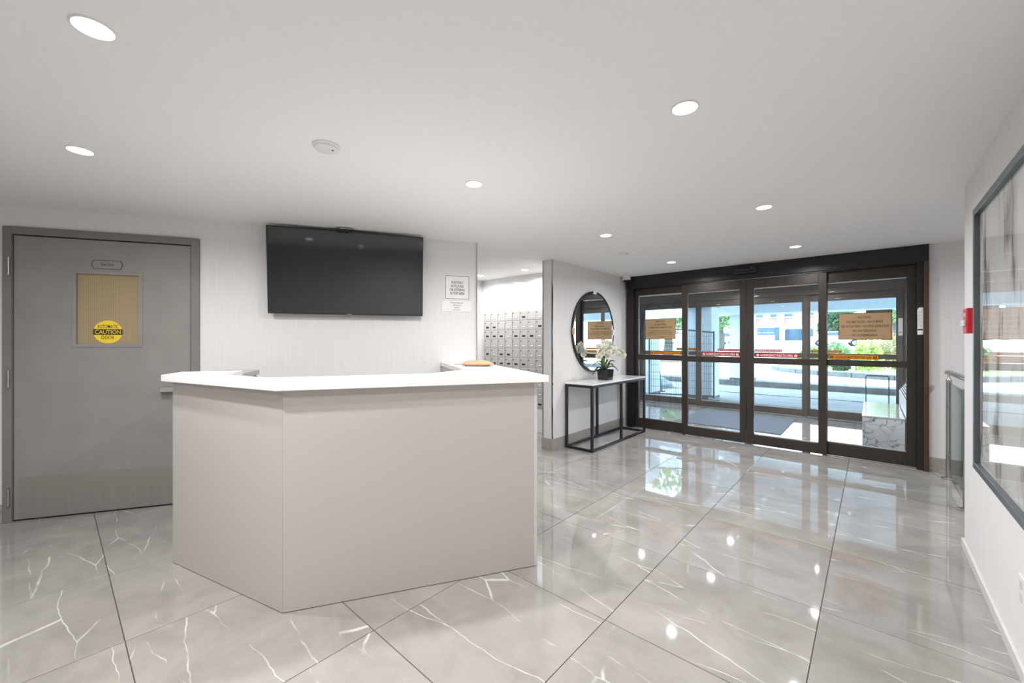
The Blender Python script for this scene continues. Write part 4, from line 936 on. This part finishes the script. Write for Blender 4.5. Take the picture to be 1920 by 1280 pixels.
obj('brick_wall', B(1.0, 14, 0, 8, 0, 2.6), M['brick'], b2); obj('parapet', B(0.9, 14.1, -0.1, 8.1, 2.6, 2.85), M['far_white'], b2)
# parked cars
def car(loc, rz, paint, label):
    t = thing('parked_car', label, 'car', loc, rz)
    prof = [(-2.2, 0.35), (-2.25, 0.75), (-2.0, 0.95), (-1.2, 1.02), (-0.65, 1.45), (0.95, 1.48), (1.75, 1.02), (2.15, 0.92), (2.2, 0.35)]
    b = bmesh.new(); prism(b, prof, -0.85, 0.85); bmesh.ops.rotate(b, verts=b.verts[:], matrix=Matrix(((1, 0, 0), (0, 0, 1), (0, 1, 0)))); bmesh.ops.recalc_face_normals(b, faces=b.faces[:])
    obj('body', b, paint, t, bevel=0.05)
    for s_ in (-1, 1):
        b = bmesh.new(); prism(b, [(-1.05, 1.04), (-0.6, 1.38), (0.9, 1.40), (1.5, 1.04)], s_*0.856-0.004, s_*0.856+0.004); bmesh.ops.rotate(b, verts=b.verts[:], matrix=Matrix(((1, 0, 0), (0, 0, 1), (0, 1, 0)))); bmesh.ops.recalc_face_normals(b, faces=b.faces[:])
        obj('side_window', b, M['far_glass'], t)
        for x in (-1.35, 1.35):
            wl = obj('wheel', lathe(bmesh.new(), [(0.30, -0.1), (0.33, -0.07), (0.33, 0.07), (0.30, 0.1)], 'y', 20, c=(x, s_*0.80, 0.33)), M['rubber'], t, smooth=True)
            obj('hub_cap', lathe(bmesh.new(), [(0.19, -0.012), (0.17, 0.012)], 'y', 14, c=(x, s_*0.905, 0.33)), M['steel'], wl)
    return t
car((-2.7, 52, gz(52)), R(8), M['car_white'], 'white parked car left of the NO DOGS sign')
car((-12.6, 52, gz(52)), R(-30), M['car_blue'], 'pale blue parked car behind the tree trunk')
car((-15.8, 60, gz(60)), R(-30), M['car_white'], 'white parked car left of the tree trunk')
# temporary mesh fence panels
def fence(a, c_, za, zc, label, tilt=0.0):
    a, c_ = Vector((a[0], a[1], 0)), Vector((c_[0], c_[1], 0)); L_ = (c_-a).length; ang = math.atan2(c_.y-a.y, c_.x-a.x)
    t = thing('mesh_fence', label, 'fence', (a.x, a.y, -0.004), ang, 'temporary mesh fence panels')
    top = lambda x: za+(zc-za)*x/L_
    for x in (0.0, L_): obj('post', cyl(bmesh.new(), (x, 0, 0), (x, 0, top(x)+0.03), 0.019, n=10), M['galv'], t, smooth=True)
    for k in (0, 1): obj('rail', tube(bmesh.new(), [(0, 0, top(0) if k else 0.10), (L_, 0, top(L_) if k else 0.10)], 0.016, 8), M['galv'], t)
    b = bmesh.new(); n = int(L_/0.048)
    for i in range(1, n):
        x = L_*i/n; box(b, x-0.0028, x+0.0028, -0.0028, 0.0028, 0.10, top(x))
    for k in range(1, 9):
        z = 0.10+k*0.165; box(b, 0, L_, -0.0060, -0.0029, z-0.0028, z+0.0028)
    obj('wire_mesh', b, M['galv'], t)['kind'] = 'stuff'
    for x in (0.0, L_): obj('foot_block', B(x-0.11, x+0.11, -0.30, 0.30, -0.003, 0.06), M['tarp'], t, bevel=0.01)
    return t
fence((-3.90, 9.25), (-2.72, 10.55) if False else (-2.60, 9.62), 1.66, 1.50, 'mesh fence panel standing right behind the left outer doors')
fence((-6.3, 12.2), (-4.2, 12.9), 1.6, 1.55, 'mesh fence panel further out on the left of the driveway')
pz = thing('leaning_pole', 'grey pole leaning against the mesh fence', 'pole', (0, 0, 0))
obj('pole', tube(bmesh.new(), [(-4.32, 10.75, 1.25), (-4.12, 10.55, 0.0)], 0.025, 8), M['galv'], pz); obj('foot', B(-4.20, -4.04, 10.48, 10.62, -0.012, 0.01), M['rubber'], pz)
sh = thing('timber_trestle', 'raw timber trestle beyond the mesh fence', 'trestle', (-5.05, 13.0, -0.018), R(20))
obj('top_plank', B(-0.8, 0.8, -0.09, 0.09, 0.66, 0.82), M['timber'], sh, bevel=0.005)
for x in (-0.6, 0.6):
    for y in (-1, 1): obj('leg', tube(bmesh.new(), [(x, y*0.05, 0.68), (x, y*0.30, 0.005)], 0.035, 4), M['timber'], sh)
b = bmesh.new(); lathe(b, [(0.72, 0.0), (0.70, 0.12), (0.55, 0.28), (0.30, 0.38), (0.02, 0.40)], n=20)
for v_ in b.verts: v_.co *= 1+0.12*math.sin(v_.co.x*9+v_.co.y*7); v_.co.z = max(0, v_.co.z)
tag(obj('covered_pile', b, M['tarp'], loc=(-4.95, 11.35, -0.012), smooth=True), 'low tarpaulin-covered pile beyond the mesh fence', 'pile')
